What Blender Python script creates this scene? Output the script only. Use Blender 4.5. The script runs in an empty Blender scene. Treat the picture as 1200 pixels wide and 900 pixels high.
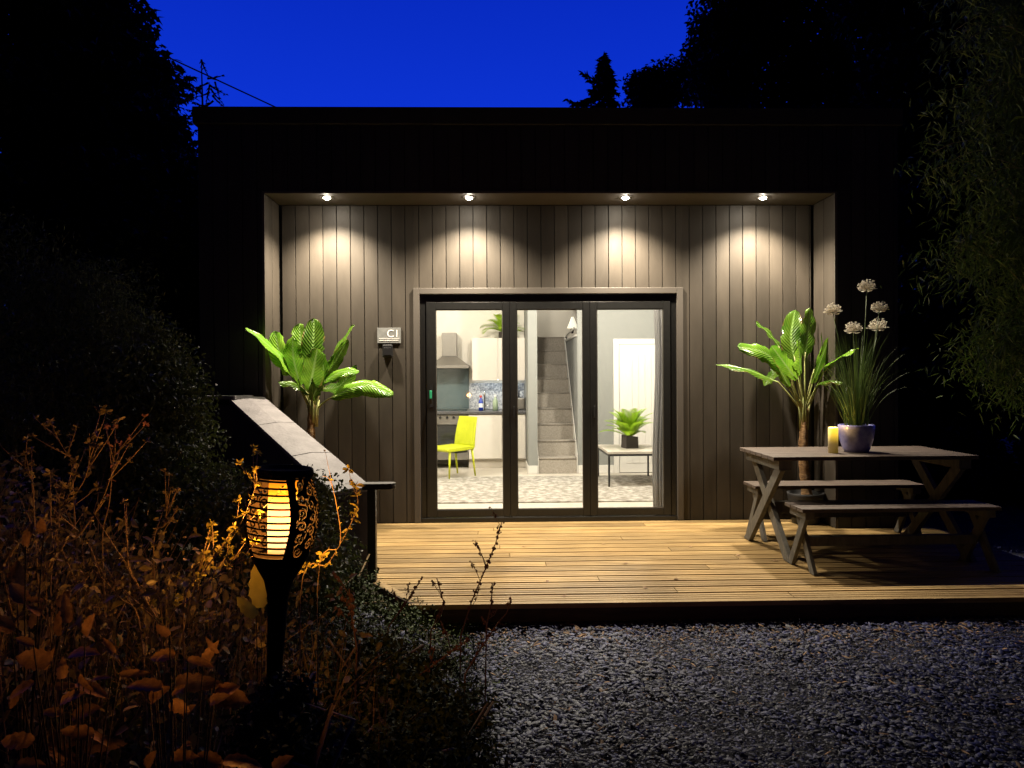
import bpy, math, random
import numpy as np
from mathutils import Vector, Matrix

R = math.radians
random.seed(7)
rng = np.random.default_rng(11)
S = bpy.context.scene
COL = S.collection

# ------------------------------------------------------------------ camera
CAMZ = 1.345
YAW, PITCH, ROLL, F = 0.0235, -0.008, -0.0059, 866.0      # F in pixels of a 1200 px wide picture
def cam_axes():
    cy, sy, cp, sp = math.cos(YAW), math.sin(YAW), math.cos(PITCH), math.sin(PITCH)
    f = Vector((sy*cp, cy*cp, sp)); r = Vector((cy, -sy, 0)); u = r.cross(f)
    cr, sr = math.cos(ROLL), math.sin(ROLL)
    return cr*r + sr*u, -sr*r + cr*u, f
CR, CU, CF = cam_axes()
cd = bpy.data.cameras.new('camera'); cam = bpy.data.objects.new('camera', cd); COL.objects.link(cam)
cam.matrix_world = Matrix(((CR.x, CU.x, -CF.x, 0), (CR.y, CU.y, -CF.y, 0), (CR.z, CU.z, -CF.z, CAMZ), (0, 0, 0, 1)))
cd.sensor_width = 36; cd.lens = 36*F/1200; cd.clip_start = .05; cd.clip_end = 600
S.camera = cam
def ray(a, b): return CF + CR*((a-600)/F) - CU*((b-450)/F)
def P(a, b, Y):
    d = ray(a, b); return Vector((0, 0, CAMZ)) + d*(Y/d.y)
def G(a, b, z=0.):
    d = ray(a, b); return Vector((0, 0, CAMZ)) + d*((z-CAMZ)/d.z)

# ------------------------------------------------------------------ world, exposure
SKY_STRENGTH = 1.0
w = bpy.data.worlds.new('World'); S.world = w; w.use_nodes = True
nt = w.node_tree; nt.nodes.clear()
out = nt.nodes.new('ShaderNodeOutputWorld'); bg = nt.nodes.new('ShaderNodeBackground')
tc = nt.nodes.new('ShaderNodeTexCoord'); sx = nt.nodes.new('ShaderNodeSeparateXYZ')
cr = nt.nodes.new('ShaderNodeValToRGB')
nt.links.new(tc.outputs['Generated'], sx.inputs[0]); nt.links.new(sx.outputs['Z'], cr.inputs[0])
e = cr.color_ramp.elements
e[0].position = 0.0; e[0].color = (0.006, 0.050, 0.74, 1)
e[1].position = 1.0; e[1].color = (0.0006, 0.005, 0.10, 1)
m_ = e.new(0.30); m_.color = (0.004, 0.036, 0.68, 1)
m_ = e.new(0.48); m_.color = (0.002, 0.022, 0.50, 1)
m_ = e.new(0.66); m_.color = (0.0012, 0.012, 0.28, 1)
# afterglow: the sky is brightest over the cabin (+y, low) and nearly night behind the camera and overhead
gl_ = nt.nodes.new('ShaderNodeMapRange'); gl_.interpolation_type = 'SMOOTHSTEP'
gl_.inputs[1].default_value = .0; gl_.inputs[2].default_value = .72; gl_.inputs[3].default_value = .035*SKY_STRENGTH; gl_.inputs[4].default_value = SKY_STRENGTH
nt.links.new(sx.outputs['Y'], gl_.inputs[0]); nt.links.new(gl_.outputs[0], bg.inputs[1])
nt.links.new(cr.outputs[0], bg.inputs[0])
nt.links.new(bg.outputs[0], out.inputs[0])
S.view_settings.view_transform = 'Standard'; S.view_settings.look = 'None'
S.view_settings.exposure = 0.0; S.view_settings.gamma = 1.0; S.view_settings.use_curve_mapping = False
S.render.engine = 'CYCLES'
S.cycles.use_denoising = True
S.cycles.max_bounces = 7; S.cycles.diffuse_bounces = 4; S.cycles.transparent_max_bounces = 12
S.cycles.sample_clamp_indirect = 4.0
S.cycles.caustics_reflective = False; S.cycles.caustics_refractive = False

DOWN_W, ROOM_W, TORCH_W, CANDLE_W = 480., 250., 34., 1.0

# ------------------------------------------------------------------ materials
MATS = {}
def M(name, c1, c2=None, scale=8., detail=4., rough=.6, metal=0., bump=0., bscale=None, stretch=(1, 1, 1),
      island=0., spec=.4, trans=0., emit=None, estr=0., coords='Object', lo=.35, hi=.65, coat=0., bdist=.01):
    if name in MATS: return MATS[name]
    m = bpy.data.materials.new(name); m.use_nodes = True; n = m.node_tree.nodes; l = m.node_tree.links
    b = n['Principled BSDF']; o = n['Material Output']
    b.inputs['Roughness'].default_value = rough; b.inputs['Metallic'].default_value = metal
    b.inputs['Specular IOR Level'].default_value = spec; b.inputs['Coat Weight'].default_value = coat
    c1 = (*c1, 1); col = None
    if c2 is not None or bump:
        t = n.new('ShaderNodeTexCoord'); mp = n.new('ShaderNodeMapping'); mp.inputs['Scale'].default_value = stretch
        l.new(t.outputs[coords], mp.inputs[0])
    if c2 is not None:
        nz = n.new('ShaderNodeTexNoise'); nz.inputs['Scale'].default_value = scale; nz.inputs['Detail'].default_value = detail
        nz.inputs['Roughness'].default_value = .62
        l.new(mp.outputs[0], nz.inputs[0])
        rp = n.new('ShaderNodeValToRGB'); rp.color_ramp.elements[0].position = lo; rp.color_ramp.elements[1].position = hi
        rp.color_ramp.elements[0].color = c1; rp.color_ramp.elements[1].color = (*c2, 1)
        l.new(nz.outputs[0], rp.inputs[0]); col = rp.outputs[0]
    else:
        b.inputs['Base Color'].default_value = c1
    if island:
        g = n.new('ShaderNodeNewGeometry'); mr = n.new('ShaderNodeMapRange')
        mr.inputs['To Min'].default_value = 1-island; mr.inputs['To Max'].default_value = 1+island
        l.new(g.outputs['Random Per Island'], mr.inputs[0])
        mx = n.new('ShaderNodeVectorMath'); mx.operation = 'SCALE'
        if col is not None: l.new(col, mx.inputs[0])
        else: mx.inputs[0].default_value = c1[:3]
        l.new(mr.outputs[0], mx.inputs['Scale']); col = mx.outputs[0]
    if col is not None: l.new(col, b.inputs['Base Color'])
    if bump:
        nb = n.new('ShaderNodeTexNoise'); nb.inputs['Scale'].default_value = bscale or scale*4; nb.inputs['Detail'].default_value = 5
        l.new(mp.outputs[0], nb.inputs[0]); bp = n.new('ShaderNodeBump'); bp.inputs['Strength'].default_value = bump
        bp.inputs['Distance'].default_value = bdist
        l.new(nb.outputs[0], bp.inputs['Height']); l.new(bp.outputs[0], b.inputs['Normal'])
    if trans:
        tr = n.new('ShaderNodeBsdfTranslucent'); ms = n.new('ShaderNodeMixShader'); ms.inputs[0].default_value = trans
        if col is not None: l.new(col, tr.inputs[0])
        else: tr.inputs[0].default_value = c1
        l.new(b.outputs[0], ms.inputs[1]); l.new(tr.outputs[0], ms.inputs[2]); l.new(ms.outputs[0], o.inputs[0])
    if emit:
        b.inputs['Emission Color'].default_value = (*emit, 1); b.inputs['Emission Strength'].default_value = estr
    MATS[name] = m
    return m

def mat_glass(name='clear_glass'):
    m = bpy.data.materials.new(name); m.use_nodes = True; n = m.node_tree.nodes; l = m.node_tree.links
    n.clear(); o = n.new('ShaderNodeOutputMaterial'); t = n.new('ShaderNodeBsdfTransparent'); g = n.new('ShaderNodeBsdfGlossy')
    g.inputs['Roughness'].default_value = .02; t.inputs[0].default_value = (.97, .985, .98, 1)
    fr = n.new('ShaderNodeFresnel'); fr.inputs[0].default_value = 1.45; ms = n.new('ShaderNodeMixShader')
    l.new(fr.outputs[0], ms.inputs[0]); l.new(t.outputs[0], ms.inputs[1]); l.new(g.outputs[0], ms.inputs[2]); l.new(ms.outputs[0], o.inputs[0])
    return m
GLASS = mat_glass()

CLAD = M('charcoal_cladding', (.043, .036, .028), (.062, .052, .041), scale=5, stretch=(1, 1, .25), rough=.55, bump=.25, bscale=220, island=.20, spec=.30, bdist=.002)
CLADB = M('cladding_backing', (.012, .011, .010), rough=.8)
TRIM = M('trim_grey', (.085, .075, .065), rough=.45, bump=.12, bscale=150, bdist=.002)
ALU = M('black_aluminium', (.007, .007, .007), (.011, .011, .010), scale=30, rough=.35, spec=.5)
MEMB = M('roof_membrane', (.015, .015, .018), (.025, .025, .028), scale=3, rough=.8)
SOFF = M('soffit_board', (.075, .062, .048), (.09, .076, .06), scale=4, rough=.7)

# deck timber: planks run along x, each with its own tint and fine machined grooves
def mat_deck():
    m = bpy.data.materials.new('deck_timber'); m.use_nodes = True; n = m.node_tree.nodes; l = m.node_tree.links
    b = n['Principled BSDF']; b.inputs['Roughness'].default_value = .62; b.inputs['Specular IOR Level'].default_value = .3
    t = n.new('ShaderNodeTexCoord'); g = n.new('ShaderNodeNewGeometry')
    ad = n.new('ShaderNodeVectorMath'); ad.operation = 'MULTIPLY_ADD'
    cmb = n.new('ShaderNodeCombineXYZ')
    for k in range(3): l.new(g.outputs['Random Per Island'], cmb.inputs[k])
    l.new(cmb.outputs[0], ad.inputs[0]); ad.inputs[1].default_value = (37, 19, 3); l.new(t.outputs['Object'], ad.inputs[2])
    mp = n.new('ShaderNodeMapping'); mp.inputs['Scale'].default_value = (.75, 34, 9); l.new(ad.outputs[0], mp.inputs[0])
    nz = n.new('ShaderNodeTexNoise'); nz.inputs['Scale'].default_value = 2.3; nz.inputs['Detail'].default_value = 7; nz.inputs['Roughness'].default_value = .66; nz.inputs['Distortion'].default_value = .9
    l.new(mp.outputs[0], nz.inputs[0])
    rp = n.new('ShaderNodeValToRGB'); E_ = rp.color_ramp.elements
    E_[0].position = .30; E_[0].color = (.10, .052, .018, 1); E_[1].position = .74; E_[1].color = (.52, .385, .175, 1)
    q = E_.new(.5); q.color = (.36, .235, .09, 1)
    l.new(nz.outputs[0], rp.inputs[0])
    # big soft weathering
    n2 = n.new('ShaderNodeTexNoise'); n2.inputs['Scale'].default_value = 1.6; n2.inputs['Detail'].default_value = 3; l.new(t.outputs['Object'], n2.inputs[0])
    r2 = n.new('ShaderNodeMapRange'); r2.inputs[1].default_value = .35; r2.inputs[2].default_value = .65; r2.inputs[3].default_value = .80; r2.inputs[4].default_value = 1.1
    l.new(n2.outputs[0], r2.inputs[0])
    r3 = n.new('ShaderNodeMapRange'); r3.inputs[3].default_value = .62; r3.inputs[4].default_value = 1.12; l.new(g.outputs['Random Per Island'], r3.inputs[0])
    mu = n.new('ShaderNodeMath'); mu.operation = 'MULTIPLY'; l.new(r2.outputs[0], mu.inputs[0]); l.new(r3.outputs[0], mu.inputs[1])
    sc = n.new('ShaderNodeVectorMath'); sc.operation = 'SCALE'; l.new(rp.outputs[0], sc.inputs[0]); l.new(mu.outputs[0], sc.inputs['Scale'])
    l.new(sc.outputs[0], b.inputs['Base Color'])
    bp = n.new('ShaderNodeBump'); bp.inputs['Strength'].default_value = .5; bp.inputs['Distance'].default_value = .004
    l.new(nz.outputs[0], bp.inputs['Height']); l.new(bp.outputs[0], b.inputs['Normal'])
    return m
DECK = mat_deck()
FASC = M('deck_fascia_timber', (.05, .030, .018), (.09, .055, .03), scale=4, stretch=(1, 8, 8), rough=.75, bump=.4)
CREAM = M('cream_wall_paint', (.62, .585, .52), rough=.9)
GREY = M('grey_wall_paint', (.215, .22, .208), rough=.9)
WHITE = M('white_gloss_paint', (.62, .60, .56), rough=.4)
GLOSS = M('cream_gloss_unit', (.60, .565, .51), rough=.22, spec=.5)
STEEL = M('brushed_steel', (.15, .14, .12), (.19, .175, .155), scale=20, stretch=(1, 1, 30), rough=.45, metal=.35)
BLACKG = M('black_glass', (.015, .017, .018), rough=.12, spec=.6)
SPLASH = M('teal_glass_splashback', (.085, .12, .125), rough=.12, spec=.6)
MOSAIC = M('speckled_splashback', (.16, .18, .21), (.55, .56, .58), scale=42, detail=6, rough=.35, lo=.4, hi=.6)
WORKT = M('dark_worktop', (.05, .05, .052), (.10, .10, .105), scale=90, rough=.3)
CARPET = M('stair_carpet', (.24, .215, .18), (.42, .38, .33), scale=55, detail=8, rough=1, bump=.8, bscale=240, lo=.3, hi=.7)
FLOORI = M('pale_wood_floor', (.54, .49, .42), (.68, .63, .55), scale=3, stretch=(1, 9, 1), rough=.35)
RUG = M('mottled_rug', (.23, .21, .18), (.55, .52, .47), scale=13, detail=9, rough=1, stretch=(1, .8, 1), bump=.6, bscale=160, lo=.42, hi=.66)
LIME = M('lime_leather', (.42, .47, .012), (.50, .54, .02), scale=12, rough=.42, spec=.4)
CURT = M('grey_sheer_curtain', (.62, .61, .60), rough=.9, trans=.6)
FERN = M('fern_leaf', (.20, .36, .012), (.38, .56, .04), scale=9, rough=.45, trans=.4, island=.2)
POTB = M('dark_square_pot', (.035, .028, .024), rough=.6)
def mat_banana():
    m = M('banana_leaf', (.11, .30, .018), (.24, .44, .04), scale=7, rough=.25, trans=.32, spec=.5)
    n = m.node_tree.nodes; l = m.node_tree.links; b = n['Principled BSDF']
    uv = n.new('ShaderNodeUVMap'); mp = n.new('ShaderNodeMapping'); l.new(uv.outputs[0], mp.inputs[0])
    sp = n.new('ShaderNodeSeparateXYZ'); l.new(mp.outputs[0], sp.inputs[0])
    ab = n.new('ShaderNodeMath'); ab.operation = 'ABSOLUTE'; l.new(sp.outputs['Y'], ab.inputs[0])
    a2 = n.new('ShaderNodeMath'); a2.operation = 'MULTIPLY'; a2.inputs[1].default_value = -.22; l.new(ab.outputs[0], a2.inputs[0])
    a3 = n.new('ShaderNodeMath'); a3.operation = 'ADD'; l.new(sp.outputs['X'], a3.inputs[0]); l.new(a2.outputs[0], a3.inputs[1])
    a4 = n.new('ShaderNodeMath'); a4.operation = 'MULTIPLY'; a4.inputs[1].default_value = 210; l.new(a3.outputs[0], a4.inputs[0])
    a5 = n.new('ShaderNodeMath'); a5.operation = 'SINE'; l.new(a4.outputs[0], a5.inputs[0])
    bp = n.new('ShaderNodeBump'); bp.inputs['Strength'].default_value = .6; bp.inputs['Distance'].default_value = .003
    l.new(a5.outputs[0], bp.inputs['Height']); l.new(bp.outputs[0], b.inputs['Normal'])
    # pale midrib
    mr = n.new('ShaderNodeMapRange'); mr.inputs[1].default_value = .02; mr.inputs[2].default_value = .07; mr.inputs[3].default_value = 1; mr.inputs[4].default_value = 0
    l.new(ab.outputs[0], mr.inputs[0])
    mr2 = n.new('ShaderNodeMapRange'); mr2.inputs[1].default_value = -1; mr2.inputs[2].default_value = 1; mr2.inputs[3].default_value = .78; mr2.inputs[4].default_value = 1.08
    l.new(a5.outputs[0], mr2.inputs[0])
    src = b.inputs['Base Color'].links[0].from_socket
    sc = n.new('ShaderNodeVectorMath'); sc.operation = 'SCALE'; l.new(src, sc.inputs[0]); l.new(mr2.outputs[0], sc.inputs['Scale'])
    oi = n.new('ShaderNodeObjectInfo'); mo = n.new('ShaderNodeMapRange'); mo.inputs[3].default_value = .35; mo.inputs[4].default_value = 1.15; l.new(oi.outputs['Random'], mo.inputs[0])
    sc2 = n.new('ShaderNodeVectorMath'); sc2.operation = 'SCALE'; l.new(sc.outputs[0], sc2.inputs[0]); l.new(mo.outputs[0], sc2.inputs['Scale']); sc = sc2
    mx = n.new('ShaderNodeMixRGB'); l.new(mr.outputs[0], mx.inputs[0]); l.new(sc.outputs[0], mx.inputs[1]); mx.inputs[2].default_value = (.22, .36, .09, 1)
    l.new(mx.outputs[0], b.inputs['Base Color'])
    # browned, dried margin in places
    me_ = n.new('ShaderNodeMapRange'); me_.inputs[1].default_value = .40; me_.inputs[2].default_value = .5; l.new(ab.outputs[0], me_.inputs[0])
    nz2 = n.new('ShaderNodeTexNoise'); nz2.inputs['Scale'].default_value = 9; tco = n.new('ShaderNodeTexCoord'); l.new(tco.outputs['Object'], nz2.inputs[0])
    mg = n.new('ShaderNodeMapRange'); mg.inputs[1].default_value = .52; mg.inputs[2].default_value = .62; l.new(nz2.outputs[0], mg.inputs[0])
    mm = n.new('ShaderNodeMath'); mm.operation = 'MULTIPLY'; l.new(me_.outputs[0], mm.inputs[0]); l.new(mg.outputs[0], mm.inputs[1])
    mx2 = n.new('ShaderNodeMixRGB'); l.new(mm.outputs[0], mx2.inputs[0]); l.new(mx.outputs[0], mx2.inputs[1]); mx2.inputs[2].default_value = (.20, .12, .04, 1)
    l.new(mx2.outputs[0], b.inputs['Base Color']); mx = mx2
    for k in n:
        if k.type == 'BSDF_TRANSLUCENT': l.new(mx.outputs[0], k.inputs[0])
    return m
BAN = mat_banana()
BANT = M('banana_trunk', (.14, .075, .03), (.34, .20, .085), scale=10, stretch=(2, 2, 7), rough=.85, bump=.9, bscale=26, bdist=.02)
BANS = M('banana_stalk', (.20, .26, .07), (.36, .32, .14), scale=9, rough=.6)
POTG = M('charcoal_planter', (.03, .03, .032), rough=.6)
TAB = M('stained_table_timber', (.052, .040, .034), (.11, .082, .066), scale=6, stretch=(1, 12, 12), rough=.6, bump=.3)
TLEG = M('weathered_grey_leg', (.075, .070, .060), (.13, .12, .10), scale=6, stretch=(5, 5, 1), rough=.75, bump=.3)
GLAZE = M('blue_glazed_pot', (.20, .20, .55), (.34, .34, .70), scale=22, detail=6, rough=.25, spec=.6, coat=.4)
SOIL = M('dark_soil', (.03, .02, .014), (.05, .035, .022), scale=40, rough=1, bump=.8)
BLADE = M('grass_blade', (.05, .095, .022), (.10, .15, .035), scale=6, rough=.5, trans=.25, island=.3)
PETAL = M('pale_seed_head', (.84, .78, .66), (.9, .86, .76), scale=20, rough=.8, trans=.3, island=.15)
SLATE = M('slate_coping', (.13, .12, .125), (.21, .195, .20), scale=5, detail=8, rough=.6, bump=.35, bscale=40)
WALLD = M('dark_wall_render', (.030, .024, .032), (.045, .036, .046), scale=6, rough=.8, bump=.3)
STEELB = M('black_steel', (.012, .012, .013), rough=.4)
CHROME = M('bright_edge_metal', (.6, .58, .55), rough=.25, metal=1)
BARK = M('tree_bark', (.05, .04, .03), (.09, .07, .05), scale=8, stretch=(1, 1, .3), rough=.95, bump=.8)
LFD = M('dark_tree_leaf', (.022, .040, .012), (.035, .058, .018), scale=3, rough=.5, island=.35, trans=.2)
LFC = M('conifer_needle', (.018, .034, .016), rough=.6, island=.3)
LFB = M('bamboo_leaf', (.11, .20, .03), (.17, .26, .05), scale=4, rough=.45, island=.4, trans=.3)
LFS = M('shrub_leaf', (.07, .095, .025), (.13, .155, .042), scale=5, rough=.42, island=.45, trans=.25)
LFG = M('ground_cover_leaf', (.030, .052, .010), (.075, .098, .022), scale=6, rough=.6, island=.5, spec=.12)
LFO = M('bronze_weed_leaf', (.15, .115, .035), (.34, .26, .09), scale=18, rough=.4, island=.7, trans=.3)
STM = M('dry_stem', (.26, .17, .08), (.36, .25, .12), scale=20, rough=.7)
SEED = M('brown_seed_head', (.16, .08, .04), (.24, .13, .07), scale=20, rough=.8, island=.3)
YEL = M('yellow_green_leaf', (.30, .26, .04), (.40, .34, .06), scale=20, rough=.5, trans=.4)
SLCH = M('slate_chipping', (.010, .013, .048), (.029, .034, .105), scale=14, rough=.5, island=.85, spec=.24, lo=.4, hi=.7)
BKCH = M('bark_chip', (.15, .075, .035), (.28, .18, .10), scale=20, rough=.8, island=.5)
GBASE = M('dark_gravel_bed', (.012, .013, .022), (.03, .03, .045), scale=60, detail=8, rough=.9, bump=1, bscale=90)
EARTH = M('garden_earth', (.022, .018, .012), (.04, .034, .02), scale=12, rough=1, bump=1, bscale=30)
TORB = M('black_torch_plastic', (.0075, .0045, .0025), rough=.8, spec=.04)
CABLEM = M('cable_rubber', (.01, .01, .012), rough=.6)
SIGNM = M('brushed_sign_plate', (.20, .205, .20), (.26, .265, .26), scale=30, rough=.35, metal=.2)
LETTER = M('white_lettering', (.85, .83, .80), rough=.5)

# ------------------------------------------------------------------ object helpers
def tag(o, label=None, cat=None, group=None, kind=None):
    if label: o['label'] = label
    if cat: o['category'] = cat
    if group: o['group'] = group
    if kind: o['kind'] = kind
    return o
def thing(name, label, cat, loc=(0, 0, 0), rz=0., group=None, rot=None):
    o = bpy.data.objects.new(name, None); COL.objects.link(o); o.location = loc
    o.rotation_euler = rot if rot else (0, 0, rz); o.empty_display_size = .1
    return tag(o, label, cat, group)
def link(name, me, parent=None):
    o = bpy.data.objects.new(name, me); COL.objects.link(o)
    if parent is not None: o.parent = parent
    return o
def dup(root, loc=None, rz=None, label=None, group=None):
    def cp(o, par):
        c = o.copy(); COL.objects.link(c); c.parent = par
        for k in kids.get(o.name, []): cp(k, c)
        return c
    kids = {}
    for o in list(COL.objects):
        if o.parent: kids.setdefault(o.parent.name, []).append(o)
    r = cp(root, None)
    if loc is not None: r.location = loc
    if rz is not None: r.rotation_euler = (0, 0, rz)
    if label: r['label'] = label
    if group: r['group'] = group
    return r

class MB:
    def __init__(s): s.v = []; s.f = []; s.mi = []; s.sm = []; s.uv = {}
    def add(s, vs, fs, mi=0, smooth=False):
        o = len(s.v); s.v += [tuple(v) for v in vs]
        for f in fs: s.f.append(tuple(i+o for i in f)); s.mi.append(mi); s.sm.append(smooth)
        return s
    def box(s, x0, x1, y0, y1, z0, z1, mi=0, mat=None):
        v = [Vector((x, y, z)) for z in (z0, z1) for y in (y0, y1) for x in (x0, x1)]
        if mat: v = [mat @ p for p in v]
        return s.add(v, [(0, 2, 3, 1), (4, 5, 7, 6), (0, 1, 5, 4), (2, 6, 7, 3), (0, 4, 6, 2), (1, 3, 7, 5)], mi)
    def bar(s, a, b, w, h, up=(0, 0, 1), mi=0):
        a = Vector(a); b = Vector(b); d = (b-a).normalized(); u = Vector(up)
        x = d.cross(u).normalized(); y = x.cross(d).normalized()
        v = [p + x*(w/2*i) + y*(h/2*j) for p in (a, b) for j in (-1, 1) for i in (-1, 1)]
        return s.add(v, [(0, 2, 3, 1), (4, 5, 7, 6), (0, 1, 5, 4), (2, 6, 7, 3), (0, 4, 6, 2), (1, 3, 7, 5)], mi)
    def tube(s, pts, rad, n=8, mi=0, smooth=True, cap=True):
        pts = [Vector(p) for p in pts]; k = len(pts)
        if not hasattr(rad, '__len__'): rad = [rad]*k
        t0 = (pts[1]-pts[0]).normalized(); ref = Vector((0, 0, 1)) if abs(t0.z) < .9 else Vector((1, 0, 0))
        x = t0.cross(ref).normalized(); vs = []
        for i, p in enumerate(pts):
            t = (pts[min(i+1, k-1)]-pts[max(i-1, 0)]).normalized()
            x = (x - t*x.dot(t)).normalized(); y = t.cross(x)
            for j in range(n):
                a = 2*math.pi*j/n; vs.append(p + (x*math.cos(a)+y*math.sin(a))*rad[i])
        fs = [(i*n+j, i*n+(j+1) % n, (i+1)*n+(j+1) % n, (i+1)*n+j) for i in range(k-1) for j in range(n)]
        if cap: fs += [tuple(range(n))[::-1], tuple((k-1)*n+j for j in range(n))]
        return s.add(vs, fs, mi, smooth)
    def lathe(s, prof, n=32, c=(0, 0, 0), mi=0, smooth=True, sq=None):
        vs = []
        for r, z in prof:
            for j in range(n):
                a = 2*math.pi*j/n; vs.append((c[0]+r*math.cos(a), c[1]+r*math.sin(a), c[2]+z))
        k = len(prof)
        fs = [(i*n+j, i*n+(j+1) % n, (i+1)*n+(j+1) % n, (i+1)*n+j) for i in range(k-1) for j in range(n)]
        return s.add(vs, fs, mi, smooth)
    def prism(s, poly, y0, y1, axis='y', mi=0):
        n = len(poly)
        def mk(p, t): return {'y': (p[0], t, p[1]), 'x': (t, p[0], p[1]), 'z': (p[0], p[1], t)}[axis]
        vs = [mk(p, y0) for p in poly]+[mk(p, y1) for p in poly]
        fs = [tuple(range(n)), tuple(range(2*n-1, n-1, -1))]+[(i, n+i, n+(i+1) % n, (i+1) % n) for i in range(n)]
        return s.add(vs, fs, mi)
    def build(s, name, mats, parent=None, bevel=0., loc=None):
        me = bpy.data.meshes.new(name); me.from_pydata(s.v, [], s.f)
        for m in (mats if isinstance(mats, (list, tuple)) else [mats]): me.materials.append(m)
        me.polygons.foreach_set('material_index', s.mi); me.polygons.foreach_set('use_smooth', s.sm)
        if s.uv:
            ul = me.uv_layers.new(name='UVMap')
            for lp in me.loops:
                if lp.vertex_index in s.uv: ul.data[lp.index].uv = s.uv[lp.vertex_index]
        me.update(); o = link(name, me, parent)
        if loc is not None: o.location = loc
        if bevel:
            bm = o.modifiers.new('bevel', 'BEVEL'); bm.width = bevel; bm.segments = 2; bm.limit_method = 'ANGLE'
        return o
def box(name, m, x0, x1, y0, y1, z0, z1, parent=None, bevel=0.):
    return MB().box(x0, x1, y0, y1, z0, z1).build(name, m, parent, bevel)

def np_mesh(name, V, Fq, mats, parent=None, mi=None, smooth=False):
    """V (n,3), Fq (m,k) faces all with k corners"""
    me = bpy.data.meshes.new(name); n, m, k = len(V), len(Fq), Fq.shape[1]
    me.vertices.add(n); me.vertices.foreach_set('co', V.astype(np.float32).ravel())
    me.loops.add(m*k); me.loops.foreach_set('vertex_index', Fq.astype(np.int32).ravel())
    me.polygons.add(m); me.polygons.foreach_set('loop_start', np.arange(0, m*k, k, dtype=np.int32))
    for q in (mats if isinstance(mats, (list, tuple)) else [mats]): me.materials.append(q)
    if mi is not None: me.polygons.foreach_set('material_index', mi.astype(np.int32))
    if smooth: me.polygons.foreach_set('use_smooth', np.ones(m, bool))
    me.update(calc_edges=True); me.validate()
    return link(name, me, parent)
def rotm(a, b, c):
    ca, sa, cb, sb, cc, sc = np.cos(a), np.sin(a), np.cos(b), np.sin(b), np.cos(c), np.sin(c)
    o = np.ones_like(a); z = np.zeros_like(a)
    X = np.stack([o, z, z, z, ca, -sa, z, sa, ca], -1).reshape(-1, 3, 3)
    Y = np.stack([cb, z, sb, z, o, z, -sb, z, cb], -1).reshape(-1, 3, 3)
    Z = np.stack([cc, -sc, z, sc, cc, z, z, z, o], -1).reshape(-1, 3, 3)
    return Z @ Y @ X
def scatter(name, tpl, pos, rot, scl, mats, parent=None, mi=None):
    tv, tf = tpl; tv = np.array(tv, float); tf = np.array(tf)
    n, k = len(pos), len(tv)
    scl = np.asarray(scl)
    if scl.ndim == 1: scl = scl[:, None].repeat(3, 1)
    V = np.einsum('nij,nkj->nki', rot, tv[None]*scl[:, None, :]) + pos[:, None, :]
    Fa = (tf[None] + (np.arange(n)*k)[:, None, None]).reshape(-1, tf.shape[1])
    mm = None if mi is None else np.repeat(mi, len(tf))
    return np_mesh(name, V.reshape(-1, 3), Fa, mats, parent, mm)
# leaf templates lie along +x, unit length
OVAL = ([(0, 0, 0), (.3, .24, .05), (.7, .22, .03), (1, 0, -.08), (.7, -.22, .03), (.3, -.24, .05)], [(0, 3, 2, 1), (0, 5, 4, 3)])
NARROW = ([(0, 0, 0), (.4, .075, .02), (1, 0, -.12), (.4, -.075, .02)], [(0, 2, 1), (0, 3, 2)])
LOBED = ([(0, 0, 0), (.35, .42, .03), (.55, .16, .05), (1, 0, -.06), (.55, -.16, .05), (.35, -.42, .03)], [(0, 3, 2, 1), (0, 5, 4, 3)])
PLEAF = ([(0, 0, 0), (.22, .20, .07), (.5, .25, .06), (.8, .12, -.02), (1, 0, -.14), (.8, -.12, -.02), (.5, -.25, .06), (.22, -.20, .07), (.5, 0, 0)], [(0, 8, 2, 1), (8, 4, 3, 2), (0, 7, 6, 8), (8, 6, 5, 4)])
def blobs(cl, n):
    """points spread through ellipsoid clumps [(x,y,z,rx,ry,rz),...], denser near each clump's skin"""
    cl = np.array(cl, float); vol = (cl[:, 3]*cl[:, 4]*cl[:, 5])**.8; i = rng.choice(len(cl), n, p=vol/vol.sum())
    d = rng.normal(size=(n, 3)); d /= np.linalg.norm(d, axis=1)[:, None]
    r = rng.random(n)**.45
    return cl[i, :3] + d*r[:, None]*cl[i, 3:]
def sub_clumps(cl, per, size):
    out_ = []
    for c in cl:
        p = blobs([c], per)
        for q in p:
            s_ = size*(.55+.9*rng.random()); out_.append((*q, s_*1.25, s_*1.1, s_*.7))
    return out_
def rrot(n, tilt=.9): return rotm(rng.uniform(-tilt, tilt, n), rng.uniform(-.4, tilt+.3, n), rng.uniform(0, 6.283, n))
def foliage(name, cl, n, size, tpl, m, parent, tilt=1.0):
    p = blobs(cl, n); return scatter(name, tpl, p, rrot(n, tilt), size*rng.uniform(.6, 1.35, n), m, parent)
def limbs(base, tips, r0, mat_, parent, name='trunk'):
    b = MB(); base = Vector(base); top = sum((Vector(t) for t in tips), Vector())/len(tips)
    fork = base.lerp(top, .45)
    b.tube([base, base.lerp(fork, .5)+Vector((.04, .02, 0)), fork], [r0, r0*.8, r0*.65], 10)
    for t in tips:
        t = Vector(t); md = fork.lerp(t, .5)+Vector((random.uniform(-.15, .15), random.uniform(-.1, .1), random.uniform(.05, .25)))
        b.tube([fork, md, t], [r0*.5, r0*.28, r0*.06], 7)
    return b.build(name, mat_, parent)

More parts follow.
